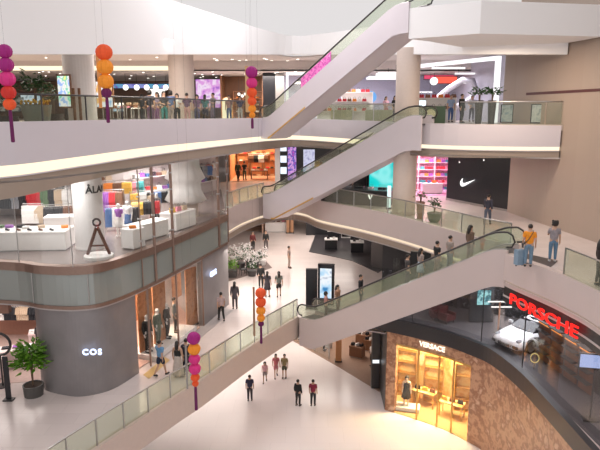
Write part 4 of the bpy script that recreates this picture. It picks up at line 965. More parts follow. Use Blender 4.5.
rail(-12.5, 27.4, LB, R(80), 1.6, ['black', 'black', 'purple', 'white'], 'beside the left edge of the grey drum', h=1.8)
rail(-14.6, 28.9, LB, 0, 2.6, ['white', 'black', 'beige', 'black'], 'at the back of the store left of the drum', h=2.1)
t = thing('ring_sign', 'black round ring shaped stand at the left edge of the picture', 'sign', (xd(-1, 24, 7.6), 24, LB)); MB().tube([(.5*cos(a*pi/12), 0, 1.95+.5*sin(a*pi/12)) for a in range(24)], .06, 8, True).build('ring', M_dark, t); MB().tube([(0, 0, 0), (0, 0, 1.45)], .04).build('stand_pole', M_dark, t); MB().lathe([(.3, 0), (.3, .04)]).build('base', M_dark, t)
p = at(34, 395, LB); plant(p.x, p.y, LB, 'green leafy tree in a round dark pot in front of the grey drum', 'cyl', .42, .5, mat('dark_pot', (.09, .085, .08), .5), M_leaf, 1.9, .66, 380, cat='tree', name='potted_tree')
p = at(9, 400, LB); t = thing('banner_stand', 'dark slim banner stand left of the potted tree', 'stand', tuple(p)); MB().box((0, 0, .03), (.4, .3, .06)).build('base', M_dark, t); MB().box((0, 0, 1.0), (.22, .05, 1.9)).build('banner', M_black, t)
# dressed mannequins in the lower store window
for i, (y, xo, kd, c, nm) in enumerate(((27.0, 1.15, 'coat', 'black', 'black long coat'), (27.9, 1.2, 'coat', 'green', 'dark green long coat'), (28.8, 1.2, 'jacket', 'black', 'black jacket'), (29.6, 1.35, 'jacket', 'grey', 'grey jacket'))):
    p = line_at(C_left_s, y)
    t = person((p[0]-.75, y, LB+.3), 60+10*i, 'mannequin in a '+nm+' on the low step of the lower store', 'stand', kd, [(.02, .02, .02), (.10, .14, .10), (.02, .02, .02), (.2, .2, .2)][i], 'trousers', (.02, .02, .02) if i != 1 else (.12, .15, .12), 'short' if i == 3 else None, name='mannequin', cat='mannequin', skin=M_colw if i != 3 else None, h=1.12)
struct(MB().prism([(-6.9, 26.4), (-5.7, 30.6), (-7.3, 31), (-8.3, 26.9)], LB+.05, LB+.3).build('floor_window_step', M_colw), 'white low step in the lower shop window')

# ------------------------------------------------------------------ back of the first level
M_warm = mat('warm_wood_wall', (.46, .24, .13), .5)
f, rz, L = shell(xd(228, 58, 7), 58, xd(262, 58, 7), 58, 3, LB, 3.9, M_warm, 'wall_back_cafe', 'warm brown shop behind the orchids', floor=mat('tan_floor', (.6, .42, .32), .3))
for i, u in enumerate((.3, .75)):
    x, y = f(u, 2.4); shelving(x, y, LB, 1.4, 2.6, rz, 4, ['left', 'right'][i]+' brown shelf unit behind the orchid display', M_brown, M_warm)
f, rz, L = shell(xd(263, 57, 7), 57, xd(292, 57, 7), 57, 3, LB, 3.9, mat('peach_wall', (.72, .48, .36), .5), 'wall_back_counter_shop', 'shop with white counter at the back of the first level')
x, y = f(.45, .8); plinth(x, y, LB, 2.2, .9, 1.0, 0, 'white counter with small goods at the back of the first level', name='shop_counter', cat='counter')
for j in range(4): c = ['red', 'black', 'brown', 'pink'][j]; handbag(x-.8+.5*j, y, LB+1.0, 0, CN[c], c+' bag on the white counter at the back of the first level', None)
for i, u in enumerate((.86, 1.0)): x, y = f(u, 0); t = thing('wooden_post', ['left', 'right'][i]+' wooden post beside the white counter shop', 'post', (x, y, LB)); MB().box((0, 0, 1.95), (.3, .3, 3.9)).build('post_body', M_warm, t); MB().box((0, 0, .05), (.4, .4, .1)).build('foot', M_dark, t)
struct(MB().strip([(xd(292, 62, 7), 62), (12, 62)], LB, ZB, 0, .2).build('wall_back_first', mat('cream_wall', (.75, .62, .55), .5)), 'cream wall at the back of the first level')
struct(MB().strip([(-12, 60), (xd(228, 58, 7), 60)], LB, ZB, 0, .2).build('wall_back_first_left', M_warm), 'warm wall behind the store')
# orchid garden on a dark rug
p = at(245, 271, LB); tag(MB().prism([tuple(at(*q, LB))[:2] for q in ((224, 283), (272, 268), (262, 257), (226, 262))], LB+.005, LB+.03).build('rug', mat('dark_rug', (.16, .12, .11), .9)), 'dark brown rug under the white flowering plants', 'rug')
M_petal = mat('white_petal', (.82, .78, .78), .6)
for i, (px, py, n) in enumerate(((234, 262, 46), (241, 268, 36), (246, 259, 42), (255, 268, 52), (262, 265, 46), (252, 276, 36))):
    p = at(px, py, LB); t = thing('flowering_plant', 'white flowering plant in a low pot on the dark rug, '+['far left', 'front left', 'rear one', 'right of the middle', 'far right', 'nearest one'][i], 'plant', tuple(p))
    MB().lathe([(.28, 0), (.36, .4), (.3, .4)], (0, 0, .03), 14).build('pot', M_dark if i % 2 else M_wht, t); leaves(MB(), (0, 0, .7), .45, 50, .3, .09).build('foliage', M_leafd, t)
    mb = MB()
    for j in range(n): a = rnd.uniform(0, 6.3); q = rnd.uniform(.1, .6); mb.ball((q*cos(a), q*sin(a), .7+rnd.uniform(0, .7)), .05, 5, rings=4)
    mb.build('flower_cluster', M_petal, t, label='many small white flowers')['kind'] = 'stuff'
p = at(230, 277, LB); t = thing('hedge', 'green hedge box beside the tall grey panel', 'plant', tuple(p)); MB().box((0, 0, .25), (1.0, .6, .5)).build('planter_box', M_dark, t); leaves(MB(), (0, 0, .8), .6, 220, .22, .09).build('foliage', M_leaf, t)
for i, (px, py) in enumerate(((249, 272), (243, 275), (258, 262))):
    p = at(px, py, LB); t = thing('chair', 'black chair among the white flowers, '+['middle', 'nearest', 'rear right'][i], 'chair', tuple(p), i*2)
    MB().box((0, 0, .45), (.45, .45, .06)).build('seat', M_black, t); MB().box((0, .21, .72), (.42, .04, .45)).build('backrest', M_black, t)
    for a in (-1, 1):
        for b in (-1, 1): MB().box((a*.19, b*.19, .22), (.035, .035, .42)).build('leg', M_black, t)
# info kiosks near the long escalator
p = at(311.5, 309, LB); t = thing('advertising_panel', 'plain black upright panel left of the screen kiosk', 'panel', (p.x, p.y, LB)); MB().box((0, 0, 1.3), (.7, .3, 2.5)).build('panel_body', M_black, t); MB().box((0, 0, .03), (.8, .4, .06)).build('base', M_steel, t)
p = at(326, 305, LB); t = thing('screen_kiosk', 'black upright kiosk with a blue white screen beside the long escalator', 'kiosk', (p.x, p.y, LB), R(-12)); MB().box((0, 0, 1.35), (1.0, .3, 2.6)).build('panel_body', M_black, t); MB().box((0, -.16, 1.45), (.72, .03, 1.9)).build('screen_panel', patches('kiosk_screen', [(.05, .25, .55), (.5, .75, .95), (.9, .95, 1), (.05, .1, .3)], 1.3, emit=1.0), t); MB().box((0, 0, .03), (1.1, .4, .06)).build('base', M_steel, t)
# dark store with display tables
pl = [tuple(at(*q, LB))[:2] for q in ((309, 252), (330, 256), (352, 261), (378, 273), (400, 255), (385, 232), (318, 228))]
struct(MB().prism(pl, LB+.004, LB+.04).build('floor_dark_store', mat('charcoal_floor', (.045, .04, .045), .3)), 'charcoal floor of the store with the black tables')
for i, (px, py) in enumerate(((331, 249), (357, 252), (333.5, 240), (356, 241))):
    p = at(px, py, LB); t = thing('display_table', 'black display table with a white top in the dark store, '+['front left', 'front right', 'rear left', 'rear right'][i], 'table', (p.x, p.y, LB+.04), R(-4))
    MB().box((0, 0, .42), (1.05, .8, .84)).build('table_base', M_black, t); MB().box((0, 0, .87), (1.15, .9, .06)).build('table_top', M_wht, t)
    for j in range(2): c = ['black', 'white'][j]; handbag(p.x-.25+.5*j, p.y, LB+.94, 0, CN[c], c+' bag on the '+['front left', 'front right', 'rear left', 'rear right'][i]+' black table of the dark store', None, .8)
for i, px in enumerate((346, 370)):
    p = at(px, 238, LB); t = shelving(p.x, p.y, LB+.04, .9, 1.7, 0, 3, ['pale', 'pinkish'][i]+' shelf unit at the back of the dark store', [M_wht, M_pinkt][i], M_dark)
struct(MB().strip([(xd(306, 56, 8), 56), (8, 56)], LB, ZB, 0, .2).build('wall_dark_store', M_black), 'black back wall of the store with the black tables') 
bw = [(5.55, 44.5), (7.0, 41.5), (8.3, 38.0), (9.6, 34.2)]
o = struct(MB().strip(bw, LB, ZB, 0, .25).build('wall_charcoal', mat('charcoal_wall', (.05, .045, .048), .35)), 'curved charcoal wall behind the long escalator')
t = thing('dark_door', 'black recessed door in the charcoal wall behind the long escalator', 'door', (6.85, 41.55, LB), R(-64)); MB().box((0, 0, 1.3), (1.3, .12, 2.6)).build('door_panel', M_black, t); MB().box((.5, -.1, 1.2), (.04, .06, .6)).build('handle', M_steel, t); MB().box((0, 0, 2.65), (1.5, .16, .1)).build('lintel', M_dark, t)

# ------------------------------------------------------------------ car showroom
GL = [(p[0]+.3, p[1]+.25) for p in B_right if p[1] > 22] ; GL = [p for p in GL if p[0] > 5.2]+[(10.85, 19), (10.85, 9)]
o = struct(MB().strip(GL, LB+.1, 9.35, 0, .03).build('window_4', M_gl_por), 'curved showroom glass')
for p in GL[2::9]: MB().box((p[0], p[1], (LB+9.3)/2), (.04, .06, 3.5)).build('mullion', M_dark, o)
HD = smooth([(6.2, 31.9), (7.9, 30.8), (9.0, 29.2), (9.7, 27.5), (10.02, 25.7), (10.25, 23.5), (10.48, 21.3), (10.6, 17), (10.65, 9)], 6)
struct(MB().strip([q for q in HD if q[1] > 24], 9.15, 9.9, .0, .3).strip(xy(C_land), 9.28, LC-1.39, -.02, .35).build('trim_12', mat('black_header', (.02, .02, .022), .3)), 'black header band carrying the red sign')
struct(MB().strip([(5.3, 36.5), (9.5, 34.6), (14.2, 31.5)], LB, 7.7, 0, .2).build('wall_showroom_back', patches('speckled_black', [(.012, .012, .015), (.02, .02, .02), (.03, .03, .035), (.25, .25, .28)], 9, .4, detail=6)), 'speckled black back wall of the car showroom')
struct(MB().strip([(5.3, 36.5), (9.5, 34.6), (14.2, 31.5)], 7.7, ZB, .02, .2).build('wall_showroom_upper', mat('charcoal_wall', (.05, .045, .048), .35)), 'charcoal upper part of the showroom wall')
struct(MB().strip([(14.2, 31.5), (14.6, 9)], LB, ZB, 0, .2).build('wall_showroom_right', mat('showroom_grey', (.09, .08, .08), .4)), 'dark right wall of the car showroom')
struct(MB().prism(GL+[(14.6, 9), (14.2, 31.5), (9.5, 34.6), (5.3, 36.4)], LB+.004, LB+.03).build('floor_showroom', mat('showroom_floor', (.13, .12, .125), .2)), 'dark glossy showroom floor')
M_red = glow('red_sign_letters', (1, .025, .02), 1.6)
# red lettering following the header
def along(pts, s):
    for a, b in zip(pts, pts[1:]):
        l = hypot(b[0]-a[0], b[1]-a[1])
        if s <= l: return (a[0]+(b[0]-a[0])*s/l, a[1]+(b[1]-a[1])*s/l, atan2(b[1]-a[1], b[0]-a[0]))
        s -= l
    return pts[-1]+(0,)
hs = [p for p in xy(C_land) if p[1] < 24.75]
sg = thing('shop_sign', 'red glowing PORSCHE lettering on the black header above the white car', 'sign', (hs[0][0], hs[0][1], 9.36))
a0 = along(hs, .42); b0 = along(hs, 4.6)
straight_sign('PORSCHE', a0, b0, 9.42, .46, M_red, sg, push=.14, bold=.004)
def car(loc, rz, label):
    t = thing('car', label, 'car', loc, rz)
    W = mat('white_car_paint', (.85, .85, .86), .15, coat=.6, noise=0)
    S = [(-2.2, .55, .30, .42, .50), (-2.12, .78, .22, .52, .60), (-1.8, .90, .18, .64, .70), (-1.35, .95, .18, .72, .80), (-.9, .93, .18, .78, .90), (-.3, .90, .18, .80, .93), (.5, .91, .18, .82, .94), (1.2, .96, .18, .84, .96), (1.7, .95, .20, .82, .92), (2.1, .82, .28, .74, .80), (2.2, .68, .4, .62, .68)]
    vs = []
    for y, w_, b, s, z in S:
        vs += [(-w_*.9, y, b), (-w_, y, b+.15), (-w_, y, s-.1), (-w_*.93, y, s), (-w_*.72, y, z-.01+.03), (-w_*.4, y, z-.02), (0, y, z), (w_*.4, y, z-.02), (w_*.72, y, z+.02), (w_*.93, y, s), (w_, y, s-.1), (w_, y, b+.15), (w_*.9, y, b)]
    m = 13; fs = [(i*m+k, i*m+k+1, (i+1)*m+k+1, (i+1)*m+k) for i in range(len(S)-1) for k in range(m-1)]+[((i+1)*m, i*m, i*m+12, (i+1)*m+12) for i in range(len(S)-1)]+[tuple(range(m)), tuple(range(len(S)*m-1, (len(S)-1)*m-1, -1))]
    MB().add(vs, fs).build('body', W, t, smooth=True)
    G = [(-.95, .74, .90, .70), (-.35, .76, 1.18, .60), (.1, .77, 1.27, .55), (.7, .77, 1.25, .54), (1.3, .74, 1.10, .52), (1.85, .66, .90, .5)]
    vs = []
    for y, w_, z, q in G: vs += [(-w_, y, .86), (-q, y, z), (0, y, z+.03), (q, y, z), (w_, y, .86)]
    fs = [(i*5+k, i*5+k+1, (i+1)*5+k+1, (i+1)*5+k) for i in range(5) for k in range(4)]+[tuple(range(5)), tuple(range(29, 24, -1))]
    MB().add(vs, fs).build('cabin_glass', mat('car_glass', (.015, .015, .02), .08), t, smooth=False)
    MB().add([(-.5, -.2, 1.25), (.5, -.2, 1.25), (.5, .9, 1.255), (-.5, .9, 1.255), (-.5, .35, 1.30), (.5, .35, 1.30)], [(0, 1, 5, 4), (4, 5, 2, 3)]).build('roof_panel', W, t)
    for x in (-1, 1):
        for y in (-1.35, 1.28):
            o = MB().lathe([(.2, -.13), (.34, -.12), (.36, -.06), (.36, .08), (.33, .12), (.2, .12)], seg=24).build('wheel', mat('tyre', (.02, .02, .02), .7), t, (x*.86, y, .36)); o.rotation_euler[1] = pi/2
            r = MB()
            for k in range(5): r.box((0, 0, 0), (.52, .06, .03), k*pi/5)
            r.lathe([(.26, -.01), (.27, .02), (.24, .02)], seg=20).lathe([(.06, -.02), (.06, .04)], seg=12)
            q = r.build('rim', M_steel, o, (0, 0, .12*x))
        e = MB().ball((0, 0, 0), .17, 14, .75, 1.1, .6).build('headlight', mat('lamp_glass', (.25, .27, .3), .1), t, (x*.66, -1.88, .64))
        MB().box((x*1.0, -.55, .95), (.2, .14, .12)).build('mirror', W, t)
        MB().box((x*.62, -2.13, .36), (.35, .12, .14)).build('air_intake', M_black, t)
    MB().box((0, -2.2, .34), (.7, .05, .12)).build('air_intake', M_black, t)
    return t
p = at(521, 350, LB); car((p.x+.95, p.y+.95, LB+.04), R(-60), 'white sports car standing in the glass showroom under the red sign')
def px_thing(px, y, z): return (xd(px, y, z), y)
x, y = px_thing(484, 31.2, 7.4); screen(x, y, LB+1.3, .75, .85, 0, patches('cyan_screen', [(.1, .5, .5), (.5, .95, .95), (.05, .2, .25), (.3, .8, .8)], 2.5, emit=1.0), 'small cyan lit screen in the car showroom')
x, y = px_thing(526, 31.2, 7.5); screen(x, y, LB+1.2, 1.2, .85, R(-15), patches('blue_screen', [(.1, .15, .5), (.5, .6, .95), (.05, .08, .3)], 2.5, emit=.9), 'blue screen behind the white car')
x, y = px_thing(499, 30.3, 6.6); t = thing('light_tree', 'copper post with white light bars beside the white car', 'lamp', (x, y, LB+.03)); MB().tube([(0, 0, 0), (0, 0, 1.75)], .05).build('stand_pole', mat('copper', (.62, .28, .15), .3, .7), t); MB().lathe([(.25, 0), (.25, .04)]).build('base', M_dark, t)
for z_, w_ in ((1.75, 1.5), (1.45, 1.1)): MB().box((.1, 0, z_), (w_, .07, .06)).build('light_bar', glow('bar', (1, .96, .9), 1.6), t)
x, y = px_thing(482, 31.8, 7); screen(x, y, LB+.1, 1.3, 2.3, 0, mat('graphite', (.05, .055, .06), .3), 'graphite wall panel behind the cyan screen', name='wall_panel', cat='panel')
for i, px in enumerate((548, 560, 572, 585)):
    x, y = (11.0+.17*i, 26.6-i*1.05); t = thing('parts_shelf', 'dim orange lit shelf in the showroom, '+['leftmost', 'second from left', 'third from left', 'rightmost'][i], 'shelf', (x+.7, y, LB+.03), R(-80))
    MB().box((0, .1, 1.1), (.9, .05, 2.2)).build('back_panel', mat('rust_panel', (.20, .07, .03), .5), t)
    for z_ in (.5, 1.0, 1.5, 2.0): MB().box((0, -.05, z_), (.9, .3, .04)).build('shelf', M_dark, t)
    MB().box((0, -.02, 1.85), (.8, .05, .05)).build('light_bar', glow('amber', (1, .35, .08), 1.2), t)
struct(MB().strip([(12.0, 27.9), (12.3, 26), (12.8, 22.4)], LB, LB+3.2, 0, .12).build('wall_partition', mat('partition_dark', (.07, .06, .06), .3)), 'dark partition hiding the rear of the white car')
x, y = px_thing(587, 20.6, 6.5); t = thing('television', 'pale blue television on a stand at the right edge of the showroom', 'television', (11.35, 21.0, LB+.03), R(-12)); MB().box((0, .04, 2.45), (1.25, .06, .62)).build('housing', M_black, t); MB().box((0, 0, 2.45), (1.15, .02, .52)).build('screen_panel', glow('tv_pale_blue', (.42, .52, .85), 1.1), t); MB().tube([(0, .06, 0), (0, .06, 2.3)], .04).build('stand_pole', M_dark, t); MB().box((0, .05, .03), (.6, .4, .06)).build('base', M_dark, t)
t = thing('ring_stand', 'small yellow ring on a stand in front of the white car', 'display', (p.x-.25, p.y-2.3, LB+.03)); MB().tube([(.2*cos(a*pi/8), .06*sin(a*pi/8), .55+.2*sin(a*pi/8)) for a in range(16)], .025, 6, True).build('ring', glow('yellow_ring', (.9, .75, .3), .8), t); MB().tube([(0, 0, 0), (0, 0, .35)], .02).build('stand_pole', M_dark, t)
for i, (px, y) in enumerate(((437, 32.4), (447, 31.9))):
    x, y = px_thing(px, y, 6.5); t = thing('armchair', ['left', 'right'][i]+' dark red armchair behind the showroom glass', 'chair', (x, y, LB+.03), .6*i)
    mr = mat('dark_red_leather', (.10, .02, .02), .4); MB().box((0, 0, .3), (.7, .7, .25)).build('seat', mr, t); MB().box((0, .3, .6), (.7, .15, .5)).build('backrest', mr, t)
    for s in (-1, 1): MB().box((s*.33, 0, .4), (.12, .7, .4)).build('armrest', mr, t)
    for a in (-1, 1):
        for b in (-1, 1): MB().box((a*.28, b*.28, .09), (.05, .05, .18)).build('leg', M_dark, t)
person(px_thing(434, 33.2, 6.5)+(LB+.03,), 20, 'person in a pink top behind the showroom glass at left', 'stand', 'shirt', (.75, .35, .33), 'trousers', (.05, .02, .03))

# ------------------------------------------------------------------ ground level boutique with veined wood front
VF = [(p[0]+.05, p[1]+.05) for p in B_right if p[0] > 5.0]
VL = lambda x: min(VF, key=lambda p: abs(p[0]-x))
i0 = 0; i1 = next(i for i, p in enumerate(VF) if p[0] > 5.6); i2 = next(i for i, p in enumerate(VF) if p[0] > 9.0)
o = struct(MB().strip(VF[:i1+1], 0, LB-.68, 0, .3).strip(VF[i1:i2+1], 4.35, LB-.68, 0, .3).strip(VF[i2:], 0, LB-.68, 0, .3).build('wall_boutique', M_wood), 'veined brown wooden front of the golden boutique')
MB().strip(VF[i1:i2+1], 4.28, 4.38, .02, .34).build('opening_edge', mat('brass', (.65, .42, .15), .3, .8), o)
t = VF[i1]; 
struct(MB().strip([(5.2, 37.5), (5.08, 32.4)], 0, LB-.68, 0, .3).build('wall_boutique_side', M_dark), 'dark side wall of the golden boutique')
M_gold = patches('golden_marble', [(.80, .50, .18), (.92, .70, .35), (.70, .36, .10), (.95, .80, .5)], 1.1, .35, detail=6)
struct(MB().strip([(5.45, 35.6), (9.2, 34), (12.5, 31.5)], 0, 4.5, 0, .1).build('wall_boutique_back', M_gold), 'golden marble back wall of the boutique')
struct(MB().prism(VF[:]+[(13, 9), (13, 31), (5.3, 36)], .004, .03).build('floor_boutique', mat('honey_floor', (.72, .46, .22), .2)), 'honey coloured boutique floor')
ow = struct(MB().strip(VF[i1:i2+1], .03, 4.3, -.1, .02).build('window_5', M_gl_shop), 'clear boutique window glass')
for k in (.30, .52, .74): p = VF[i1+int((i2-i1)*k)]; MB().box((p[0], p[1], 2.17), (.09, .09, 4.3)).build('mullion', mat('brass', (.65, .42, .15), .3, .8), ow)
wl = VF[i1:]
sg = thing('shop_sign', 'small cream VERSACE lettering on the veined wooden front', 'sign', (wl[0][0], wl[0][1], 4.6))
M_cream = glow('cream_letters', (1, .9, .72), 1.5)
a0 = along(wl, 1.45); b0 = along(wl, 3.0)
straight_sign('VERSACE', a0, b0, 4.62, .28, M_cream, sg, push=.09, bold=.008)
x, y = VF[i1][0]+.75, VF[i1][1]+.35
person((x, y, .3), -10, 'boutique mannequin in a short black dress in the golden window', 'stand', 'tank', (.02, .02, .02), 'dress', (.02, .02, .02), 'bob', name='mannequin', cat='mannequin', skin=mat('pale_skin', (.75, .6, .5), .5), shoe=(.8, .8, .8), h=1.08)
plinth(x, y, 0, 1.6, .7, .3, R(-15), 'low white step under the boutique mannequin', name='display_step', cat='plinth')
for i, (xx, yy) in enumerate(((7.6, 33.0), (8.9, 31.6), (10.2, 30.2))):
    table(xx, yy, .03, 1.4, .7, .9, R(-35), 'brass display table in the golden boutique, '+['leftmost', 'middle', 'rightmost'][i], M_gold, mat('brass', (.65, .42, .15), .3, .8))
    for j in range(3): c = ['black', 'yellow', 'brown'][(i+j) % 3]; handbag(xx-.4+.4*j, yy+.25-.25*j, .93, R(-35), CN[c], c+' bag on the '+['leftmost', 'middle', 'rightmost'][i]+' brass table of the boutique', None, 1.1)
for i, (xx, yy) in enumerate(((6.7, 34.2), (8.2, 33.4), (9.8, 32.2))):
    shelving(xx, yy, .03, 1.2, 3.0, R(-22), 4, 'golden shelf unit on the boutique back wall, '+['left', 'middle', 'right'][i], mat('brass', (.65, .42, .15), .3, .8), M_gold)
# ground level shops under the walkway
SA = [(-.6, 43.2), (0, 42.3), (2.8, 38.2), (5.1, 34.6)]
struct(MB().prism(SA+[(5.3, 37), (5.5, 47), (-4, 50), (-3, 44)], .004, .03).build('floor_lower_shop', mat('brown_shop_floor', (.36, .24, .18), .3)), 'brown floor of the ground level shops')
struct(MB().strip([(-6, 46), (0, 47.5), (5.4, 45.5), (5.4, 37)], 0, 4.6, 0, .2).build('wall_lower_shop', mat('dim_brown_wall', (.30, .22, .19), .5)), 'dim back wall of the ground level shops')
o = struct(MB().strip([(-.4, 43.0), (0, 42.4), (2.0, 39.5)], .03, 4.5, -.1, .03).build('window_6', M_gl_shop), 'glass front of the ground level shop under the escalator')
for p in ((-.4, 43.1), (1.0, 41), (2.0, 39.6)): MB().box((p[0]+.1, p[1]+.1, 2.3), (.08, .08, 4.5)).build('mullion', M_steel, o)
t = thing('wooden_post', 'orange wooden post in the ground level shop', 'post', (2.75, 39.3, 0)); MB().box((0, 0, 2.3), (.4, .4, 4.5)).build('post_body', mat('orange_wood', (.55, .25, .10), .45), t); MB().box((0, 0, .06), (.5, .5, .12)).build('foot', M_dark, t)
t = thing('wooden_post', 'dark post with a white label at the corner of the golden boutique', 'post', (4.85, 35.3, 0)); MB().box((0, 0, 2.3), (.5, .5, 4.5)).build('post_body', M_dark, t); MB().box((0, -.27, 1.9), (.42, .02, .22)).build('label_plate', glow('label', (.9, .95, 1), 1.2), t)
for i, (x, y) in enumerate(((.2, 43.6), (1.2, 42.6), (2.0, 41.4))):
    shelving(x, y+.6, .03, .9, 2.0, R(-50), 3, 'grey shelf unit behind the ground level glass, '+['left', 'middle', 'right'][i], mat('grey_lacquer', (.5, .48, .47), .4), M_steel)
    person((x-.2, y-.2, .03), 30*i, 'mannequin in '+['grey', 'white', 'black'][i]+' clothes behind the ground level glass front', 'stand', 'coat', [(.4, .4, .4), (.75, .72, .7), (.05, .05, .05)][i], 'trousers', (.1, .1, .1), None, name='mannequin', cat='mannequin', skin=M_wht)
for i, (px, py) in enumerate(((357, 357), (371, 351), (363, 345))):
    p = at(px, py, 0); t = plinth(p.x, p.y, .03, 1.0, .6, .85, R(-30), 'brown display counter in the ground level shop, '+['left', 'right', 'rear'][i], M_brown, name='display_counter', cat='counter')
    for j in range(3): c = ['black', 'white', 'black'][j]; handbag(p.x-.3+.3*j, p.y+.12-.12*j, .88, .5, CN[c], c+' bag on the '+['left', 'right', 'rear'][i]+' brown counter of the ground shop, '+['far end', 'middle', 'near end'][j], None)
p = at(372, 367, 0); person((p.x, p.y, .03), -60, 'person in a white top leaning in the ground level shop', 'hold', 'shirt', (.8, .78, .76), 'trousers', (.03, .03, .03))
p = at(375, 352, 0); person((p.x, p.y, .03), 60, 'person with an orange scarf at the back of the ground level shop', 'stand', 'shirt', (.5, .2, .12), 'trousers', (.05, .05, .05), 'long')

# ------------------------------------------------------------------ people on the walkways
def pp(px, py, lv, *a, **k): q = at(px, py, lv); return person((q.x, q.y, lv), *a, **k)
pp(161, 376, LB, 150, 'man in a blue t-shirt and dark shorts walking beside the grey drum', 'walk', 'shirt', (.14, .30, .50), 'shorts', (.02, .03, .06))
pp(178.5, 377, LB, 170, 'woman in a black top and long pale skirt left of the magenta lantern', 'stand', 'tank', (.02, .02, .02), 'long_skirt', (.55, .47, .42), 'long')
pp(187, 374, LB, 190, 'person in black walking behind the lantern string at lower left', 'walk', 'jacket', (.03, .03, .05), 'trousers', (.03, .03, .05))
pp(221.5, 321, LB, 200, 'person in a pale pink shirt and black trousers near the tall grey panel', 'stride', 'shirt', (.50, .38, .38), 'trousers', (.02, .02, .02))
pp(235, 309, LB, 180, 'person in a dark grey coat walking away in the middle of the walkway', 'stand', 'coat', (.10, .09, .10), 'trousers', (.08, .07, .07), 'long')
pp(261, 288, LB, 180, 'tall person dressed in black, left of the group of three', 'stand', 'jacket', (.015, .015, .02), 'trousers', (.02, .02, .02))
pp(267.5, 297, LB, 170, 'person with long dark hair in the middle of the group of three', 'stand', 'shirt', (.06, .05, .06), 'skirt', (.05, .04, .05), 'long')
pp(279, 297, LB, 185, 'person in a grey green top, right of the group of three', 'walk', 'shirt', (.16, .17, .15), 'shorts', (.03, .03, .03), 'long')
pp(289, 268, LB, 90, 'slim person in grey beige standing alone on the bright floor', 'stand', 'shirt', (.38, .30, .27), 'trousers', (.45, .35, .30))
pp(266, 250, LB, 0, 'person in black and white beside the white counter shop', 'stand', 'jacket', (.02, .02, .02), 'trousers', (.10, .08, .08))
pp(253, 251, LB, 30, 'person in a dark red jacket behind the white flowers', 'stand', 'jacket', (.12, .02, .02), 'trousers', (.02, .02, .02), 'long')
pp(226, 300, LB, 180, 'person in black partly hidden by the tall grey panel', 'stand', 'shirt', (.03, .03, .03), 'trousers', (.03, .03, .03)) if 0 else None
def ep(f, side, *a, **k):
    q = e3pos(f, side); return person(q, *a, **k)
ep(.03, .5, -90+180, 'person in a pinkish red top bending at the foot of the long escalator', 'hold', 'shirt', (.55, .28, .25), 'trousers', (.10, .08, .08), 'bob', h=.95)
ep(.10, .6, 60, 'person in an orange brown top just stepping on the long escalator', 'stand', 'shirt', (.40, .22, .14), 'trousers', (.15, .12, .10), 'long')
ep(.265, .45, 70, 'man in a black jacket standing low on the long escalator', 'stand', 'jacket', (.02, .02, .025), 'trousers', (.03, .03, .04))
ep(.60, .6, 110, 'woman in pale blue halfway up the long escalator', 'stand', 'shirt', (.35, .28, .26), 'skirt', (.45, .52, .62), 'long')
ep(.52, .7, 100, 'person in dark grey just below the woman in pale blue on the escalator', 'stand', 'shirt', (.08, .07, .07), 'trousers', (.08, .07, .08))
ep(.70, .4, 110, 'person in a black top above the middle of the long escalator', 'stand', 'shirt', (.02, .015, .015), 'trousers', (.35, .25, .22))
ep(.745, .7, 110, 'person in a grey brown shirt beside the one in black on the escalator', 'stand', 'shirt', (.36, .30, .27), 'trousers', (.25, .28, .30))
ep(.855, .5, 110, 'tall person with long dark hair in brown near the top of the long escalator', 'stand', 'coat', (.16, .10, .07), 'trousers', (.30, .20, .16), 'long', h=1.04)
pp(527.5, 267, LC, 160, 'man in an orange t-shirt and blue jeans with a shoulder strap on the landing', 'stand', 'shirt', (.85, .30, .02), 'trousers', (.16, .25, .34), h=1.02)
q = at(527.5, 267, LC); t = thing('shoulder_bag', 'dark shoulder bag strap across the orange t-shirt', 'bag', (q.x, q.y, LC), R(160)); MB().tube([(-.12, -.10, 1.50), (.02, -.185, 1.25), (.18, -.13, .98), (.19, .06, .95), (.02, .17, 1.2), (-.12, .09, 1.47)], .016, 6, True).build('strap', M_dark, t); MB().box((.24, 0, .90), (.08, .22, .18)).build('bag_body', M_dark, t)
q = at(519, 266, LC); t = thing('suitcase', 'blue grey suitcase standing left of the man in orange', 'suitcase', (q.x, q.y, LC), R(20)); MB().box((0, 0, .38), (.38, .24, .62)).build('case_body', mat('blue_case', (.22, .32, .42), .4), t); MB().tube([(-.1, .08, .69), (-.1, .08, .95), (.1, .08, .95), (.1, .08, .69)], .012, 6).build('handle', M_steel, t)
for s in (-1, 1): MB().ball((s*.15, 0, .035), .035, 8, rings=6).build('wheel', M_dark, t)
pp(552, 262, LC, 160, 'woman with curly dark hair, grey top and blue jeans beside the man in orange', 'wave', 'shirt', (.30, .27, .29), 'trousers', (.12, .22, .33), 'curly', shoe=(.7, .7, .7))
pp(598, 286, LC, 90, 'person in dark clothes at the right edge of the landing', 'stand', 'jacket', (.03, .02, .02), 'trousers', (.04, .03, .03), 'long')
# ground level
pp(250, 401, 0, 180, 'person in a dark blue top, leftmost of those on the ground level', 'stand', 'shirt', (.04, .04, .08), 'trousers', (.05, .04, .05))
pp(265, 382, 0, 0, 'child in a pink top on the white ground floor', 'walk', 'shirt', (.75, .42, .45), 'shorts', (.30, .22, .22), 'bob', h=.82)
pp(276, 377, 0, 10, 'woman in a red and pink outfit on the ground level', 'walk', 'shirt', (.62, .18, .20), 'shorts', (.55, .20, .22), 'long', h=.95)
pp(284.5, 378, 0, -10, 'man in an olive shirt and shorts right of the woman in red', 'stand', 'shirt', (.28, .22, .10), 'shorts', (.10, .10, .06), h=.98)
pp(298, 406, 0, 150, 'person in black on the ground level, left of the one in dark red', 'stand', 'jacket', (.02, .02, .02), 'trousers', (.03, .03, .03))
pp(313, 406, 0, 170, 'person in a dark red top at the bottom of the ground level', 'stand', 'shirt', (.25, .02, .05), 'trousers', (.03, .03, .04))

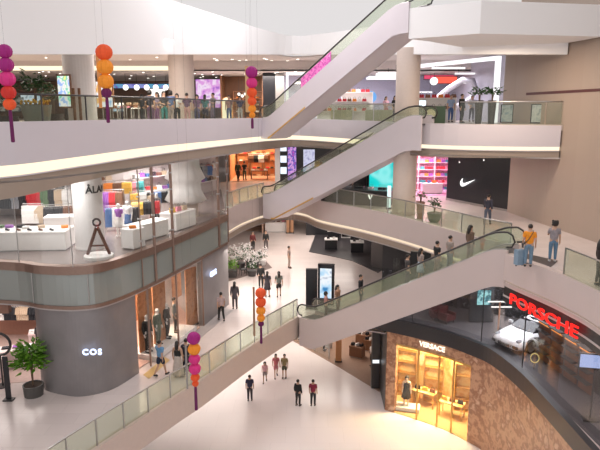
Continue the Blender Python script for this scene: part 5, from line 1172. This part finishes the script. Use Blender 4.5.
# ------------------------------------------------------------------ lantern strings hanging in the void
LC_ = {'m': ((.36, .01, .19), 'magenta'), 'p': ((.68, .03, .22), 'hot pink'), 'r': ((.85, .10, .02), 'red orange'), 'o': ((.90, .30, .02), 'orange'), 'v': ((.13, .005, .08), 'dark purple'), 'R': ((.62, .03, .02), 'red')}
def paper(c):
    m = mat('paper_'+LC_[c][1].replace(' ', '_'), LC_[c][0], .7, noise=.1, scale=5); return m
def lantern(name_, px, y, ytop, balls, tassel, label, rr=.21, panel=False):
    # ytop: photo row of the upper edge of the top ball
    u = (px-300)/FPX; v = (225-ytop)/FPX; k = y/(cos(TILT)+v*sin(TILT)); z = CZ+(-sin(TILT)+v*cos(TILT))*k; x = u*k
    t = thing('lantern_string', label, 'lantern', (x, y, z))
    zz = 0
    MB().tube([(0, 0, 0), (0, 0, 27.5-z)], .0018, 4).build('cord', M_dark, t)
    for c, s in balls:
        r = rr*s; mb = MB(); n = 20; vs = []; R_ = 8
        for i in range(R_+1):
            a = pi*i/R_
            for j in range(n):
                q = r*sin(a)*(1 if j % 2 else .88)+.001; vs.append((q*cos(2*pi*j/n), q*sin(2*pi*j/n), zz-r*.95+cos(a)*r*.95))
        mb.add(vs, [(i*n+j, i*n+(j+1) % n, (i+1)*n+(j+1) % n, (i+1)*n+j) for i in range(R_) for j in range(n)])
        mb.build('paper_lantern', paper(c), t, label=LC_[c][1]+' honeycomb paper ball'); zz -= r*1.72
    MB().lathe([(.03, zz-tassel), (.055, zz-tassel+.02), (.05, zz-.1), (.03, zz+.03)], seg=10).build('tassel', paper('v'), t, label='dark purple tassel')
lantern('a', 4, 17.2, 44, [('m', 1), ('m', 1.05), ('p', 1.1), ('R', 1.0), ('r', .85)], .95, 'lantern string at the far left edge, magenta above red, with a long tassel')
lantern('b', 103.5, 17.6, 44, [('r', 1.15), ('o', 1.15), ('o', 1.1), ('v', .75)], .75, 'lantern string of orange balls in front of the upper left balcony')
lantern('c', 251.5, 23, 66, [('m', 1.15), ('p', 1.05), ('r', .95), ('r', .85), ('o', .75), ('o', .6)], .42, 'lantern string with magenta top ball near the foot of the top escalator')
lantern('d', 260.5, 22.5, 288, [('r', 1.05), ('r', 1.05), ('o', .95), ('o', .8), ('v', .6)], .75, 'lantern string of red orange balls in front of the first level walkway')
lantern('e', 193.5, 18.6, 332, [('m', 1.1), ('o', 1.05), ('p', .95), ('p', 1.0), ('r', .75), ('r', .55)], .9, 'lantern string with purple top ball at lower left')
for i, (px, y, y0, y1, w_) in enumerate(((254, 23.4, 287, 336, .09), (186.5, 19.6, 345, 389, .07), (247, 24, 66, 112, .14), (99, 18.6, 52, 108, .1))):
    def pz(yy): v = (225-yy)/FPX; return CZ+(-sin(TILT)+v*cos(TILT))*y/(cos(TILT)+v*sin(TILT))
    z0, z1 = pz(y1), pz(y0); t = thing('paper_streamer', 'thin '+['brown', 'grey', 'golden', 'orange'][i]+' streamer hanging behind the '+['red orange', 'purple topped', 'magenta topped', 'orange'][i]+' lantern string', 'streamer', (xd(px, y, (z0+z1)/2), y, z0))
    MB().box((0, 0, (z1-z0)/2), (w_, .012, z1-z0)).build('paper_strip', [mat('brown_paper', (.35, .2, .12), .7), mat('grey_paper', (.3, .28, .26), .7), mat('gold_paper', (.65, .42, .2), .7), mat('orange_paper', (.7, .3, .1), .7)][i], t)
    MB().tube([(0, 0, z1-z0), (0, 0, 27.5-z0)], .0015, 4).build('cord', M_dark, t)
for i, yy in enumerate((17.2, 23)):
    o = struct(MB().box((-2, yy+.2, 27.55), (30, .12 if i else 1.2, .1)).build('trim_%d' % (13+i), M_steel), 'roof beam carrying the lantern cords')
# pink advertising panel on the balustrade of the top escalator
d = (Vector((5.2, 29.2))-Vector((-2.5, 38.6))); L2 = d.length
s0, s1_ = 4.0, 6.6; zf = lambda s: (LE-LD)*(s-.7)/(L2-.9-.7)
MB().plate([(s0, zf(s0)+.25), (s1_, zf(s1_)+.25), (s1_, zf(s1_)+.88), (s0, zf(s0)+.88)], .012, Matrix.Translation((0, .03, 0))).build('banner_panel', patches('pink_banner', [(.75, .10, .45), (.9, .25, .6), (.6, .06, .4), (.95, .6, .8)], 5, .4, detail=4), e2, label='pink printed panel on the glass')

# ------------------------------------------------------------------ lights
def arealight(x, y, z, sx, sy, p, c=(1, .9, .82)): lamp('AREA', (x, y, z), p, sx, c, sy=sy)
for x, y in ((-22, 40), (-12, 42), (-3, 47)): arealight(x, y, 20.3, 5, 3, 650)
for x, y in ((3, 46), (9.5, 43)): arealight(x, y, 20.2, 4, 3, 360, (.95, .93, 1))
for x, y in ((-15, 28), (-7.5, 29.5)): arealight(x, y, 20.9, 3, 2.5, 380)
arealight(9.6, 29.6, 20.9, 2, 1.5, 380, (1, .80, .62)); arealight(-10.6, 24.6, 15.0, 1.5, 1, 130, (1, .95, .93)); arealight(-15, 29, 14.9, 5, 4, 420, (1, .95, .93)); arealight(-9.5, 30, 14.9, 2, 4, 400, (1, .95, .93)); arealight(-9, 37, 14.9, 2, 4, 450, (1, .95, .93))  # the small lamp at the glass front is added to brighten the white column
arealight(-4.5, 54.5, 14.9, 3, 2, 190, (1, .75, .5)); arealight(-4.3, 56, 14.8, 3, 1.5, 220, (1, .7, .42)); arealight(9.3, 44.5, 14.9, 1.5, 1, 220, (1, .75, .9)); arealight(1, 47, 14.9, 6, 3, 300); arealight(9, 45.5, 14.9, 2, 2, 200, (1, .75, .9)); arealight(8.5, 37.5, 14.9, 3, 3, 200, (1, .9, .8))
arealight(-2, 46, 9.3, 6, 8, 480); arealight(2, 53, 9.3, 6, 4, 350); arealight(-3.5, 37, 9.3, 3, 5, 300); arealight(-14.5, 26.5, 9.0, 4, 3, 200, (1, .9, .85)); arealight(-8.4, 28.6, 9.5, 1.2, 4, 420, (1, .78, .6))
arealight(11.4, 30.3, 9.2, 3, 3, 230, (.95, .96, 1)); arealight(11.6, 26.5, 9.2, 1, 2.5, 150, (.95, .96, 1)); arealight(12.0, 21, 9.2, 1, 5, 60, (1, .8, .7))
arealight(8.3, 32.2, 4.45, 3.5, 1.6, 900, (1, .74, .42)); arealight(11.6, 26, 4.3, 1.2, 5, 120, (1, .7, .4))
arealight(2, 42.5, 4.4, 4, 3, 320, (1, .88, .78)); arealight(-8, 40, 4.3, 8, 8, 800)
arealight(-1.5, 31, 26.5, 9, 9, 1150, (1, .95, .97))  # unseen fill above the open void, added to brighten the floors
arealight(4, 14, 26, 8, 6, 500, (1, .95, .95))  # unseen area light over the void nearer the camera, no ceiling around it
# ------------------------------------------------------------------ camera, world, view
cam = bpy.data.cameras.new('camera'); co = bpy.data.objects.new('camera', cam); COL.objects.link(co)
cam.sensor_width = 36; cam.lens = 36*FPX/600; cam.clip_start = .1; cam.clip_end = 300
co.location = (0, 0, CZ); co.rotation_euler = (pi/2-TILT, 0, 0); sc.camera = co
w = bpy.data.worlds.new('World'); sc.world = w; w.use_nodes = True
bg = w.node_tree.nodes['Background']; bg.inputs['Color'].default_value = (1, .96, .96, 1); bg.inputs['Strength'].default_value = .78
sc.view_settings.view_transform = 'Standard'; sc.view_settings.look = 'None'; sc.view_settings.gamma = 1
sc.view_settings.exposure = 0; sc.view_settings.use_curve_mapping = False
sc.cycles.use_denoising = True
sc.cycles.transparent_max_bounces = 16; sc.cycles.max_bounces = 6; sc.cycles.sample_clamp_indirect = 4
